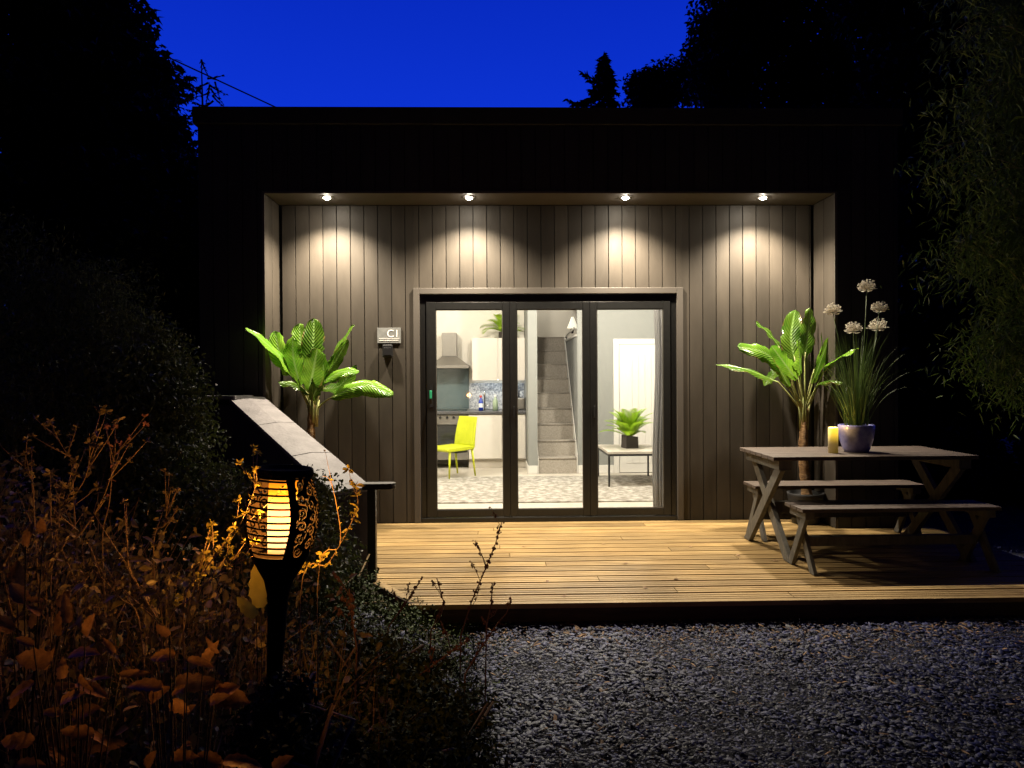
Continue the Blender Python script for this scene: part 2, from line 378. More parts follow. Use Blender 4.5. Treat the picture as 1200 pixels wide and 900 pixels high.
# ------------------------------------------------------------------ setting: ground, bank, deck
DZ = -0.13                                    # gravel level; deck top is z=0
def bank_h(x, y):
    x = np.asarray(x, float); y = np.asarray(y, float)
    t = np.clip((y-1.7)/2.7, 0, 1); wv = 1.55*(1-t)+.26*t
    edge = -.16 - .10*np.clip((y-2.8)/1.6, 0, 1)
    h = np.maximum(0, edge-x)*wv
    h = 1.15*(1-np.exp(-h/1.15*1.15))
    h = h*np.clip((6.3-y)/1.4, 0.25, 1)
    return DZ - .02 + h + .02*np.sin(x*9+y*5)*np.clip(h*3, 0, 1)
g = MB().add([(-300, -300, DZ-.03), (300, -300, DZ-.03), (300, 300, DZ-.03), (-300, 300, DZ-.03)], [(0, 1, 2, 3)]).build('ground', GBASE); tag(g, kind='structure')
nx, ny = 90, 110
gx, gy = np.meshgrid(np.linspace(-6.5, .02, nx), np.linspace(-1.0, 8.5, ny))
V = np.stack([gx, gy, bank_h(gx, gy)-.012], -1).reshape(-1, 3)
i = np.arange((ny-1)*(nx-1)); rr, cc = i//(nx-1), i % (nx-1)
Fa = np.stack([rr*nx+cc, rr*nx+cc+1, (rr+1)*nx+cc+1, (rr+1)*nx+cc], -1)
bk = np_mesh('bank', V, Fa, EARTH, smooth=True); tag(bk, kind='structure')

# slate chippings: flat angular flakes, one loose layer
def chips():
    tv = [(-.5, -.32, 0), (.15, -.45, .02), (.55, -.1, 0), (.3, .4, -.02), (-.3, .42, .02), (-.42, -.24, .2), (.12, -.34, .24), (.42, -.06, .18), (.22, .3, .2), (-.24, .32, .22)]
    tf5 = [(5, 6, 7, 8, 9)]; q = [(0, 1, 6, 5), (1, 2, 7, 6), (2, 3, 8, 7), (3, 4, 9, 8), (4, 0, 5, 9)]
    tris = [(5, 6, 7), (5, 7, 8), (5, 8, 9)]
    for a in q: tris += [(a[0], a[1], a[2]), (a[0], a[2], a[3])]
    n = 80000
    u = rng.random(n); y = 1.9 + (4.46-1.9)*u**.85; x = -.75 + rng.random(n)*(5.2)
    keep = (x < y*.72+.4) & (y > 2.2) & ((x > -.12) | (rng.random(n) < .22)); x, y = x[keep], y[keep]
    # strip right of the deck and around the building
    m2 = 9000; x2 = 3.9+rng.random(m2)*2.6; y2 = 4.3+rng.random(m2)*4.5
    x = np.concatenate([x, x2]); y = np.concatenate([y, y2]); n = len(x)
    z = np.where(x < -.05, bank_h(x, y), DZ-.01) + rng.random(n)*.028
    s = .008+.019*rng.random(n)**1.6; s3 = np.stack([s*rng.uniform(.9, 1.9, n), s*rng.uniform(.6, 1.1, n), s*rng.uniform(.2, .6, n)], -1)
    rt = rotm(rng.normal(0, .24, n), rng.normal(0, .24, n), rng.uniform(0, 6.28, n)); s3 *= (1+.28*np.sin(x*5.1+1.3*np.sin(y*4))*np.sin(y*6.3+x))[:, None]
    pb = np.clip(.025 + .42*np.exp(-(4.44-y)/.26), 0, 1)*(y < 4.5); mi = (rng.random(n) < pb).astype(int)
    s3[mi == 1] *= np.array([1.3, .6, .6])
    o = scatter('slate_chippings', (tv, tris), np.stack([x, y, z], -1), rt, s3, [SLCH, BKCH], mi=mi)
    return tag(o, 'blue grey slate chippings mixed with bark in front of the deck', None, kind='stuff')
chips()

# wooden deck
b = MB(); y = 4.442; bw, gap = .122, .016; XR_ = 3.86
def xl_deck(y): return -.483 - (y-4.443)*.668 if y < 6.457 else -1.83
k = 0
while y < 6.885:
    y1 = min(y+bw, 6.89); x0a, x0b = xl_deck(y), xl_deck(y1)
    if y > 6.40: x0a = x0b = -1.975
    xr = XR_ if y < 6.40 else 3.0
    cuts = [x0a] + sorted([x0a + 1.2 + 3.4*random.random()]) + [xr]
    for q in range(2):
        a0 = cuts[q] + (.002 if q else 0); a1 = cuts[q+1] - (.002 if q == 0 else 0)
        la, lb = (x0a, x0b) if q == 0 else (a0, a0)
        # grooved profile: 6 narrow ridges per plank
        ng = 6; prof = []
        ng = 3
        for t in range(ng):
            ya = y+(y1-y)*t/ng; yb = y+(y1-y)*(t+1)/ng
            prof += [(ya+(.0012 if t else 0), -.005 if t else -.010), (ya+.0055, 0), (yb-.0055, 0), (yb-(.0012 if t < ng-1 else 0), -.005 if t < ng-1 else -.010)]
        vs = []; m_ = len(prof)
        for yy, zz in prof:
            fx = (yy-y)/(y1-y); vs.append((la+(lb-la)*fx, yy, zz))
        for yy, zz in prof: vs.append((a1, yy, zz))
        vs += [(la, y, -.028), (lb, y1, -.028), (a1, y, -.028), (a1, y1, -.028)]
        fs = [(t, m_+t, m_+t+1, t+1) for t in range(m_-1)]
        fs += [(0, 2*m_, 2*m_+2, m_), (m_-1, 2*m_-1, 2*m_+3, 2*m_+1)]
        b.add(vs, fs)
    y = y1+gap
dk = b.build('deck', DECK); tag(dk, kind='structure')
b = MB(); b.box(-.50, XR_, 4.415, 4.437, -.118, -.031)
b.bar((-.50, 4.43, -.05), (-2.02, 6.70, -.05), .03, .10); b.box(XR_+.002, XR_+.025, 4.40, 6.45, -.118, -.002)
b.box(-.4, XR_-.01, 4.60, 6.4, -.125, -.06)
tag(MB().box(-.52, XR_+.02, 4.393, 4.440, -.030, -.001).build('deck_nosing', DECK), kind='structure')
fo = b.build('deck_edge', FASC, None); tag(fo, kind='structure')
b = MB()
b.add([(-.515, 4.44, .003), (-.46, 4.46, .003), (-1.97, 6.72, .003), (-2.05, 6.70, .003)], [(0, 1, 2, 3)])
tag(b.build('deck_border_board', DECK), kind='structure')

# ------------------------------------------------------------------ the cabin
BX0, BX1, BY0, BY1, BZ = -2.552, 3.57, 6.457, 13.6, 3.694
AX0, AX1, AZ, WY = -1.983, 3.005, 2.957, 6.90          # alcove
DX0, DX1, DH = -.694, 1.711, 2.13                       # door opening (to inside of trim)
cab = thing('cabin', 'dark timber clad flat roofed cabin with glazed folding doors and lit porch recess', 'cabin', (.5, 6.9, 0))
cab.location = (0, 0, 0)
def boards(x0, x1, yf, z0, z1, b, d=.018, w=.1265, side=None, ph=0.):
    """vertical boards facing -y (or a reveal facing +-x when side is set: x0,x1 are then y range and yf is x)"""
    x = x0 - ph
    while x < x1:
        a0, a1 = max(x+.0035, x0), min(x+w-.0035, x1)
        if a1-a0 > .006:
            if side is None: b.box(a0, a1, yf, yf+d, z0, z1)
            else: b.box(min(yf, yf+side*d), max(yf, yf+side*d), a0, a1, z0, z1)
        x += w
b = MB(); t = .05
boards(AX0+.02, DX0-t, WY, .004, AZ-.004, b)
boards(DX0-t, DX1+t, WY, DH+t, AZ-.004, b, ph=((DX0-t-AX0-.02) % .1265))
boards(DX1+t, AX1-.02, WY, .004, AZ-.004, b, ph=((DX1+t-AX0-.02) % .1265))
b.build('wall_cladding', CLAD, cab, .0015)
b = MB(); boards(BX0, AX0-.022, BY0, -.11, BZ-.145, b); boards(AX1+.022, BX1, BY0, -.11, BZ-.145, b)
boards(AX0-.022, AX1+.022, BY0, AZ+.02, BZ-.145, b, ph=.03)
b.build('facade_cladding', M('shaded_facade_cladding', (.016, .015, .016), (.024, .022, .023), scale=5, stretch=(1, 1, .25), rough=.6, island=.1), cab)  # same cladding as the porch wall; its shade is put into a darker colour
for xf_, s_ in ((AX0, -1), (AX1, 1)):
    b = MB(); boards(BY0+.004, WY-.002, xf_, .004, AZ-.004, b, side=s_, w=.215); b.build('reveal_cladding', CLAD, cab, .0015)
b = MB()     # carcass behind boards
b.box(BX0+.01, AX0-.02, BY0+.02, WY+.15, -.12, BZ-.15); b.box(AX1+.02, BX1-.01, BY0+.02, WY+.15, -.12, BZ-.15)
b.box(AX0-.019, AX1+.019, BY0+.021, WY+.149, AZ+.02, BZ-.151)
b.box(AX0-.018, DX0-.03, WY+.02, WY+.148, -.11, AZ+.019); b.box(DX1+.03, AX1+.018, WY+.02, WY+.148, -.11, AZ+.019)
b.box(DX0-.029, DX1+.029, WY+.022, WY+.147, DH+.03, AZ+.018)
b.build('wall_carcass', CLADB, cab)
b = MB(); b.box(BX0, BX0+.15, WY+.151, BY1, -.12, BZ-.15).box(BX1-.15, BX1, WY+.151, BY1, -.12, BZ-.15).box(BX0+.151, BX1-.151, BY1-.15, BY1, -.12, BZ-.15)
b.build('side_wall', CLAD, cab)
b = MB(); b.box(AX0+.002, AX1-.002, BY0+.002, WY-.002, AZ, AZ+.018)
b.build('soffit', SOFF, cab)
# corner strips framing the recess
b = MB(); b.box(AX0-.021, AX0+.001, BY0-.006, BY0+.003, -.11, AZ+.019).box(AX1-.001, AX1+.021, BY0-.006, BY0+.003, -.11, AZ+.019).box(AX0+.002, AX1-.002, BY0-.006, BY0+.001, AZ-.002, AZ+.019)
b.build('recess_trim', TRIM, cab)
b = MB(); b.box(BX0-.03, BX1+.03, BY0-.035, BY0-.002, BZ-.145, BZ); b.box(BX0-.03, BX1+.03, BY0-.001, BY1+.03, BZ-.145, BZ-.03)
b.build('roof', MEMB, cab, .004)
# door surround
b = MB(); t0 = .056
b.box(DX0-t0, DX0, WY-.022, WY+.06, .004, DH+t0); b.box(DX1, DX1+t0, WY-.022, WY+.06, .004, DH+t0)
b.box(DX0+.001, DX1-.001, WY-.0215, WY+.059, DH, DH+t0-.001)
b.build('door_surround', TRIM, cab, .003)
# frame
def gx_(px): return P(px, 480, WY+.03).x
fy0, fy1 = WY+.012, WY+.085
b = MB(); fw = .052
b.box(DX0+.002, DX0+fw, fy0, fy1, .03, DH-.002).box(DX1-fw, DX1-.002, fy0, fy1, .03, DH-.002)
b.box(DX0+fw+.001, DX1-fw-.001, fy0, fy1, DH-fw-.015, DH-.003).box(DX0+.003, DX1-.003, WY-.012, fy1+.02, .002, .042)
for q_ in ((gx_(589.5)+gx_(606))/2, (gx_(683)+gx_(699.5))/2): b.box(q_-.02, q_+.02, WY+.071, WY+.086, .045, DH-fw-.02)
b.box(DX0+fw-.01, DX1-fw+.01, WY+.0705, WY+.0845, DH-fw-.04, DH-fw-.012).box(DX0+fw-.012, DX0+fw+.02, WY+.0705, WY+.0845, .045, DH-fw-.041).box(DX1-fw-.02, DX1-fw+.012, WY+.0705, WY+.0845, .045, DH-fw-.041)
b.build('door_frame', ALU, cab, .003)
# three leaves. glass extents in px of the photograph's door band
gl = [(511.5, 589.5), (606, 683), (699.5, 777)]
zt = P(640, 362.8, WY+.03).z; zb = P(640, 596, WY+.03).z
L0, L1 = DX0+fw+.004, DX1-fw-.004
mids = [(gx_(589.5)+gx_(606))/2, (gx_(683)+gx_(699.5))/2]
edges = [L0, mids[0], mids[1], L1]
ly0, ly1 = WY+.004, WY+.07
for k in range(3):
    a0, a1 = edges[k]+.001, edges[k+1]-.001; g0, g1 = gx_(gl[k][0]), gx_(gl[k][1])
    zt0 = DH-fw-.02
    b = MB(); b.box(a0, g0, ly0, ly1, .048, zt0).box(g1, a1, ly0, ly1, .048, zt0)
    b.box(g0+.0005, g1-.0005, ly0+.001, ly1-.001, zt, zt0-.001).box(g0+.0005, g1-.0005, ly0+.001, ly1-.001, .049, zb)
    lf = b.build('door_leaf', ALU, cab, .004)
    MB().box(g0-.004, g1+.004, WY+.034, WY+.040, zb-.004, zt+.004).build('glass_pane', GLASS, lf)
    b = MB(); q = .007
    b.box(g0, g0+q, ly0+.006, ly0+.014, zb, zt).box(g1-q, g1, ly0+.006, ly0+.014, zb, zt).box(g0+q, g1-q, ly0+.006, ly0+.014, zb, zb+q).box(g0+q, g1-q, ly0+.006, ly0+.014, zt-q, zt)
    b.build('glazing_bead', M('glazing_bead_grey', (.10, .095, .085), rough=.3), lf)
    if k == 0:
        hx = g0-.045; hz = P(505, 462, WY).z
        h = MB(); h.box(hx-.014, hx+.014, ly0-.008, ly0-.001, hz-.12, hz+.09).tube([(hx, ly0-.008, hz+.03), (hx, ly0-.045, hz+.03), (hx, ly0-.05, hz-.0), (hx, ly0-.05, hz-.09)], .008, 8)
        h.build('handle', STEELB, lf)
        MB().box(hx-.011, hx+.011, ly0-.066, ly0-.058, hz-.04, hz+.035).build('key_tag', M('green_tag', (.02, .33, .16), rough=.5, spec=.5), lf, .004)
    else:
        hz = 1.02
        MB().box(a0+.03, a0+.045, ly0-.014, ly0-.001, hz-.05, hz+.06).build('hinge', STEELB, lf, .003)
# interior shell
ci = thing('room_lining', 'cream and grey painted room seen through the glass doors', 'room') if False else cab
RX0, RX1, RY0, RZ = BX0+.17, BX1-.17, WY+.17, 2.88
b = MB(); b.box(RX0, RX1, WY+.10, BY1-.2, -.05, -.002); b.build('room_floor', FLOORI, cab)
KY = 11.62; FY = 10.35
nibL, nibR, stR = P(619, 500, FY).x, P(630, 500, FY).x, P(677, 500, FY).x
b = MB(); b.box(RX0, nibL+.001, KY, KY+.05, 0, RZ); b.box(RX0-.01, RX0, RY0, KY, 0, RZ)
b.box(nibL+.002, RX1, BY1-.22, BY1-.21, 0, BZ-.2); b.box(RX0, RX1, RY0-.01, RY0-.002, DH+.08, RZ).box(RX0, DX0-.06, RY0-.01, RY0-.002, 0, DH+.08).box(DX1+.06, RX1, RY0-.01, RY0-.002, 0, DH+.08)
b.build('room_wall_cream', CREAM, cab)
b = MB(); b.box(RX1, RX1+.01, RY0, FY, 0, RZ); b.box(stR+.001, RX1, FY, FY+.08, 0, RZ)
b.box(stR, stR+.08, FY+.081, 12.3, 0, 1.93)
b.box(nibL+.002, nibR, FY, KY+.06, 0, RZ)
b.box(nibL+.002, nibR, KY+.061, BY1-.23, 0, BZ-.2)
b.build('room_wall_grey', GREY, cab)
b = MB(); b.box(RX0, RX1, RY0, FY+.1, RZ, RZ+.05).box(RX0, nibR, FY+.101, BY1-.2, RZ, RZ+.05).box(stR, RX1, FY+.101, BY1-.2, RZ, RZ+.05); b.box(nibR+.001, stR-.001, FY+.101, BY1-.2, BZ-.2, BZ-.16)
b.build('room_ceiling', M('white_ceiling', (.75, .73, .68), rough=.9), cab)
# skirting
dAx0 = P(719, 480, FY).x; dAx1 = P(719, 480, FY).x + .92
for q_ in ((stR+.004, dAx0-.002, FY-.016, FY-.001), (dAx1, RX1, FY-.016, FY-.001)): MB().box(*q_, 0, .115).build('skirting', WHITE, cab, .003)
MB().box(nibL-.002, nibR-.002, FY-.016, FY-.001, 0, .115).box(nibL-.012, nibL+.0015, FY-.001, KY-.62, 0, .115).build('skirting', WHITE, cab, .003)
MB().box(stR-.012, stR+.092, FY+.082, 12.3, 1.931, 1.962).build('ledge', WHITE, cab, .003)
MB().box(stR+.093, RX1, FY+.082, BY1-.23, 1.86, 1.92).build('upper_floor', CREAM, cab)

# ------------------------------------------------------------------ downlights in the soffit (real lamps)
LX = [(386, 'leftmost spotlight in the porch soffit above the left banana plant', -1.477), (550, 'porch soffit spotlight above the left door leaf', -.218),
      (732, 'porch soffit spotlight above the right door leaf', 1.18), (893, 'rightmost spotlight in the porch soffit above the right banana plant', 2.42)]
for px, lab, lx in LX:
    ly = 6.60
    t_ = thing('spotlight', lab, 'spotlight', (lx, ly, AZ), group='recessed spotlights along the porch soffit')
    MB().lathe([(.048, -.001), (.048, -.007), (.036, -.009), (.031, -.004)], 28).build('rim', TRIM, t_)
    MB().lathe([(.0, -.020), (.018, -.0175), (.030, -.0055)], 28).build('lens', M('lit_lens', (.8, .8, .8), emit=(1, .90, .74), estr=480), t_)
    ld = bpy.data.lights.new('spot', 'SPOT'); ld.energy = DOWN_W; ld.color = (1, .86, .66); ld.spot_size = R(126); ld.spot_blend = 1.0; ld.shadow_soft_size = .035
    lo = bpy.data.objects.new('lamp', ld); COL.objects.link(lo); lo.parent = t_; lo.location = (0, 0, -.034)
# room lamps: three ceiling spots inside, plus a fill lamp added over the stairs
for k, (lx, ly, en) in enumerate([(-1.25, 8.7, 1.), (.35, 8.6, .9), (1.9, 8.5, 1.), (.75, 12.6, .16)]):
    t_ = thing('ceiling_lamp', ['round ceiling lamp inside the room nearest the kitchen', 'round ceiling lamp inside the room facing the stairs', 'round ceiling lamp inside the room over the coffee table side', 'unseen fill lamp added over the head of the stairs'][k], 'ceiling lamp', (lx, ly, RZ if ly < 12 else BZ-.2), group='ceiling lamps inside the room')
    MB().lathe([(0, -.03), (.09, -.03), (.11, -.02), (.115, 0)], 28).build('diffuser', M('lit_diffuser', (.8, .8, .8), emit=(1, .84, .62), estr=6), t_)
    ld = bpy.data.lights.new('ceiling', 'POINT'); ld.energy = ROOM_W*en; ld.color = (1, .90, .77); ld.shadow_soft_size = .05
    lo = bpy.data.objects.new('lamp', ld); COL.objects.link(lo); lo.parent = t_; lo.location = (0, 0, -.10)

# ------------------------------------------------------------------ kitchen
wt = P(550, 482, 11.0).z
b = thing('base_cabinets', 'cream gloss base cabinets under the dark worktop in the kitchen', 'cabinet', (0, 11.03, 0))
b.location = (0, 0, 0)
kx0, kx1 = P(549, 500, 11.0).x, nibL-.005
MB().box(kx0, kx1, 11.08, 11.6, .0, .13).build('plinth', M('plinth_beige', (.42, .38, .32), rough=.6), b)
dw = (kx1-kx0)/2.06
for xa, xb in [(kx0, kx0+.50), (kx0+.505, kx1-.005)]:
    MB().box(xa+.004, xb-.004, 11.02, 11.045, .145, wt-.055).build('door', GLOSS, b, .003)
MB().box(kx0, kx1, 11.046, 11.6, .131, wt-.045).build('carcass', GLOSS, b)
ox0 = P(549, 500, 11.0).x - .62
w_ = thing('worktop', 'dark speckled kitchen worktop along the back wall', 'worktop'); MB().box(RX0+.01, kx1, 10.99, 11.6, wt-.04, wt).build('slab', WORKT, w_, .004)
# left units beyond oven (mostly out of view)
o2 = MB().box(RX0+.01, ox0-.006, 11.02, 11.6, .01, wt-.045).build('cabinet', GLOSS, None, .003); tag(o2, 'cream cabinet left of the oven behind the yellow chair', 'cabinet')
ov = thing('oven', 'stainless steel built in oven with black glass door behind the yellow chair', 'oven')
MB().box(ox0, kx0-.004, 11.03, 11.6, .13, wt-.045).build('body', STEEL, ov, .003)
MB().box(ox0+.02, kx0-.024, 11.018, 11.029, .26, wt-.20).build('door', BLACKG, ov, .004)
MB().tube([(ox0+.06, 10.99, wt-.18), (kx0-.06, 10.99, wt-.18)], .010, 8).build('handle', STEEL, ov)
for q in range(5): MB().lathe([(0, 0), (.018, 0), (.018, .02)], 14).build('knob', STEELB, ov, loc=(ox0+.1+q*.1, 11.028, wt-.09)).rotation_euler = (R(90), 0, 0)
hb = MB().box(ox0+.03, kx0-.03, 11.08, 11.55, wt+.001, wt+.008).build('hob', BLACKG); tag(hb, 'black glass hob set on the worktop above the oven', 'hob')
s0, s1 = ox0, P(549.5, 450, 11.58).x
sb_ = MB().box(s0, s1, KY-.018, KY-.002, wt+.012, P(540, 431, 11.58).z).build('splashback', SPLASH); tag(sb_, 'dark teal glass splashback under the cooker hood', 'splashback')
ms_ = MB().box(s1+.002, kx1, KY-.014, KY-.002, wt+.004, P(560, 449, 11.58).z).build('splashback', MOSAIC); tag(ms_, 'mottled grey splashback panel behind the kitchen tap', 'splashback')
# hood
hd = thing('cooker_hood', 'stainless steel chimney cooker hood on the kitchen wall', 'cooker hood')
hy = 11.12; hx0, hx1 = P(490, 430, hy).x, P(549, 430, hy).x; hc = P(526.5, 430, hy+.2).x; hx0 = 2*hc-hx1+.02
hz0, hz1, hz2 = P(526, 431.5, hy).z, P(526, 428, hy).z, P(526, 417.5, hy+.2).z
MB().box(hx0, hx1, hy, KY-.02, hz0, hz1).build('canopy_rim', STEEL, hd, .002)
cw = P(535, 400, 11.35).x - hc
MB().add([(hx0, hy, hz1), (hx1, hy, hz1), (hx1, KY-.02, hz1), (hx0, KY-.02, hz1), (hc-cw, 11.33, hz2), (hc+cw, 11.33, hz2), (hc+cw, KY-.02, hz2), (hc-cw, KY-.02, hz2)],
         [(0, 1, 5, 4), (1, 2, 6, 5), (3, 0, 4, 7), (2, 3, 7, 6), (4, 5, 6, 7)]).build('canopy', STEEL, hd)
MB().box(hc-cw, hc+cw, 11.332, KY-.021, hz2+.001, P(526, 390, 11.33).z).build('chimney', STEEL, hd, .003)
# wall cupboards
wc = thing('wall_cupboards', 'cream gloss wall cupboards above the mottled splashback', 'cupboard')
wy = 11.29; wx0, wx1 = P(553.3, 420, wy).x, nibL-.003; wz0, wz1 = P(580, 446, wy).z, P(580, 396, wy).z
MB().box(wx0, wx1, wy+.02, KY-.003, wz0+.02, wz1).build('carcass', GLOSS, wc)
xm = P(583.5, 420, wy).x
for xa, xb in [(wx0, xm-.002), (xm+.002, wx1)]: MB().box(xa, xb, wy, wy+.019, wz0+.004, wz1-.003).build('door', GLOSS, wc, .003)
MB().box(wx0+.05, wx1-.05, wy+.10, wy+.13, wz0+.008, wz0+.018).build('strip_light', M('strip_light_lit', (.8, .8, .8), emit=(.85, .93, 1), estr=22), wc)
# tap, bottles, kettle
tp = thing('kitchen_tap', 'tall chrome mixer tap on the worktop', 'tap'); c = P(568, 478, 11.4)
MB().tube([(c.x, 11.42, wt), (c.x, 11.42, wt+.24), (c.x, 11.36, wt+.30), (c.x, 11.28, wt+.27), (c.x, 11.26, wt+.22)], .012, 8).build('spout', CHROME, tp)
MB().tube([(c.x, 11.42, wt+.06), (c.x+.07, 11.42, wt+.10)], .007, 6).build('lever', CHROME, tp)
def bottle(px, lab, hgt, rad, m1, m2, yy=11.2):
    c = P(px, 478, yy); o = thing('bottle', lab, 'bottle', (c.x, yy, wt))
    MB().lathe([(0, 0), (rad, 0), (rad, hgt*.6), (rad*.45, hgt*.78), (rad*.4, hgt*.86)], 16).build('body', m1, o)
    MB().lathe([(rad*.5, hgt*.86), (rad*.5, hgt), (0, hgt)], 12).build('cap', m2, o)
    return o
o = bottle(563.5, 'blue bottle with red cap and white label beside the tap', .23, .035, M('blue_plastic', (.02, .05, .35), rough=.3), M('red_cap', (.45, .05, .03), rough=.4))
MB().lathe([(.0362, .05), (.0362, .11)], 16).build('bottle_label', M('white_label', (.8, .8, .8)), o)
bottle(580.5, 'clear pale green soap bottle right of the tap', .24, .04, M('pale_green_plastic', (.50, .62, .45), rough=.2, trans=.3), M('white_cap', (.8, .8, .78), rough=.4))
kt = thing('toaster', 'steel toaster with dark sides at the right end of the worktop', 'toaster', (P(611, 478, 11.2).x, 11.25, wt))
MB().box(-.08, .05, -.1, .1, .01, .19).build('body', STEEL, kt, .02); MB().box(.052, .085, -.1, .1, 0, .20).build('side_panel', STEELB, kt, .01)
kb = thing('knife_block', 'dark utensil block standing at the worktop end', 'knife block', (P(607, 478, 11.45).x, 11.45, wt)); MB().box(-.05, .05, -.05, .05, 0, .2).build('block', STEELB, kb, .01)
for q in (-.02, .015): MB().tube([(q, 0, .2), (q, .0, .30)], .012, 8).build('knife_handle', STEELB, kb)

# frond plants (fern on table, fern on cupboard)
def fern(name, lab, loc, pot, n, L, spread, seed, group=None):
    rnd = random.Random(seed); o = thing(name, lab, 'potted plant', loc, rnd.random())
    pw, ph = pot
    MB().add([(-pw, -pw, 0), (pw, -pw, 0), (pw, pw, 0), (-pw, pw, 0), (-pw*.95, -pw*.95, ph), (pw*.95, -pw*.95, ph*.86), (pw*.95, pw*.95, ph*.8), (-pw*.95, pw*.95, ph)],
             [(3, 2, 1, 0), (0, 1, 5, 4), (1, 2, 6, 5), (2, 3, 7, 6), (3, 0, 4, 7), (4, 5, 6, 7)]).build('pot', POTB, o, .004)
    for k in range(n):
        a = 2*math.pi*k/n*2.6 + rnd.uniform(-.2, .2); el = R(rnd.uniform(22, 82)); l_ = L*rnd.uniform(.75, 1.1); b = MB(); pts = []
        dirh = Vector((math.cos(a), math.sin(a), 0))
        for i_ in range(13):
            t = i_/12; e_ = el - spread*t*t*1.1
            pts.append((pts[-1] + (dirh*math.cos(e_)+Vector((0, 0, math.sin(e_))))*l_/12) if pts else Vector((0, 0, ph*.8)))
        b.tube(pts, [.004*(1-.7*i_/12) for i_ in range(13)], 5)
        side = dirh.cross(Vector((0, 0, 1)))
        for i_ in range(2, 37):
            t = i_/36; p = pts[min(int(t*12), 11)].lerp(pts[min(int(t*12)+1, 12)], t*12 % 1 if t < 1 else 1)
            tg = (pts[min(int(t*12)+1, 12)]-pts[max(int(t*12)-1, 0)]).normalized()
            ll = l_*.30*math.sin(math.pi*min(1, t*.86+.12))**.8
            for s_ in (-1, 1):
                dv = (side*s_*.75 + tg*.75 + Vector((0, 0, .12))).normalized()
                q = p+dv*ll; wv = tg*(.0042)
                b.add([p-wv, p+dv*ll*.5-wv*1.2, q, p+dv*ll*.5+wv*1.2, p+wv], [(0, 1, 3, 4), (1, 2, 3)])
        b.build('frond', FERN, o)
    return o
# ------------------------------------------------------------------ staircase
st = thing('staircase', 'steep carpeted staircase between the kitchen and the grey wall', 'staircase')
b = MB(); x0, x1 = nibR+.002, stR-.002
for k in range(9):
    z = .2245*k; y = FY+.02+.225*k
    b.box(x0, x1, y, BY1-.24, z, z+.2235-.001) if False else b.box(x0, x1, y+(.0), y+.24+(.0 if k < 8 else .9), z, z+.2235)
    b.tube([(x0+.002, y-.004, z+.2125), (x1-.002, y-.004, z+.2125)], .011, 8)
b.build('carpeted_steps', CARPET, st)
b = MB(); za, zb_ = .0, .2245*8
yA, yB = FY+.0, FY+.02+.225*8
b.prism([(yA-.012, .0), (yA-.012, .26), (yB, zb_+.27), (yB, zb_+.10), (yA+.1, .0)], stR-.014, stR-.003, 'x'); b.prism([(yA-.012, .0), (yA-.012, .20), (yB, zb_+.20), (yB, zb_+.06), (yA+.1, .0)], nibR+.003, nibR+.011, 'x')
b.build('stringer', WHITE, st)
hr = thing('handrail', 'white handrail at the head of the stairs', 'handrail')
MB().tube([P(662.5, 395, 12.2), P(673, 384, 11.0)], .016, 8).build('rail', WHITE, hr); MB().tube([P(664, 394, 12.1), P(664, 400, 12.1)], .010, 6).build('bracket', STEELB, hr)
wl = thing('wall_lamp', 'small white cone shaped wall lamp above the stairs', 'wall lamp', P(671, 378, 11.9))
MB().lathe([(.09, -.09), (.02, .09), (0, .09)], 18).build('lamp_shade', M('lit_lamp_shade', (.8, .78, .7), emit=(1, .9, .7), estr=.9), wl); MB().tube([(.0, 0, .0), (.07, 0, -.03), (.10, 0, -.03)], .01, 6).build('arm', STEELB, wl); MB().tube([(0, 0, -.10), (-.02, 0, -.17)], .03, 8).build('bulb_holder', STEELB, wl)

# ------------------------------------------------------------------ interior door
dr = thing('interior_door', 'white boarded interior door with white architrave behind the coffee table', 'door')
zt_d = P(760, 397, FY).z; aw = .075
b = MB(); b.box(dAx0, dAx0+aw, FY-.024, FY-.001, 0, zt_d).box(dAx1-aw, dAx1, FY-.024, FY-.001, 0, zt_d).box(dAx0+aw+.001, dAx1-aw-.001, FY-.023, FY-.001, zt_d-aw, zt_d-.001)
b.build('architrave', WHITE, dr, .004)
b = MB(); b.box(dAx0+aw+.006, dAx1-aw-.006, FY-.012, FY-.002, .01, zt_d-aw-.004)
q = dAx0+aw+.10
while q < dAx1-aw-.1:
    b.box(q, q+.085, FY-.018, FY-.0125, .14, zt_d-aw-.14); q += .09
b.build('panel', WHITE, dr, .002)
hx = dAx1-aw-.06; MB().tube([(hx, FY-.02, 1.), (hx, FY-.07, 1.), (hx-.1, FY-.07, 1.)], .009, 8).build('handle', CHROME, dr)

# rug
rb = MB().box(-2.3, 3.2, 7.95, 10.02, -.001, .012).build('rug', RUG, None, .004); tag(rb, 'large mottled grey and cream rug on the room floor', 'rug')
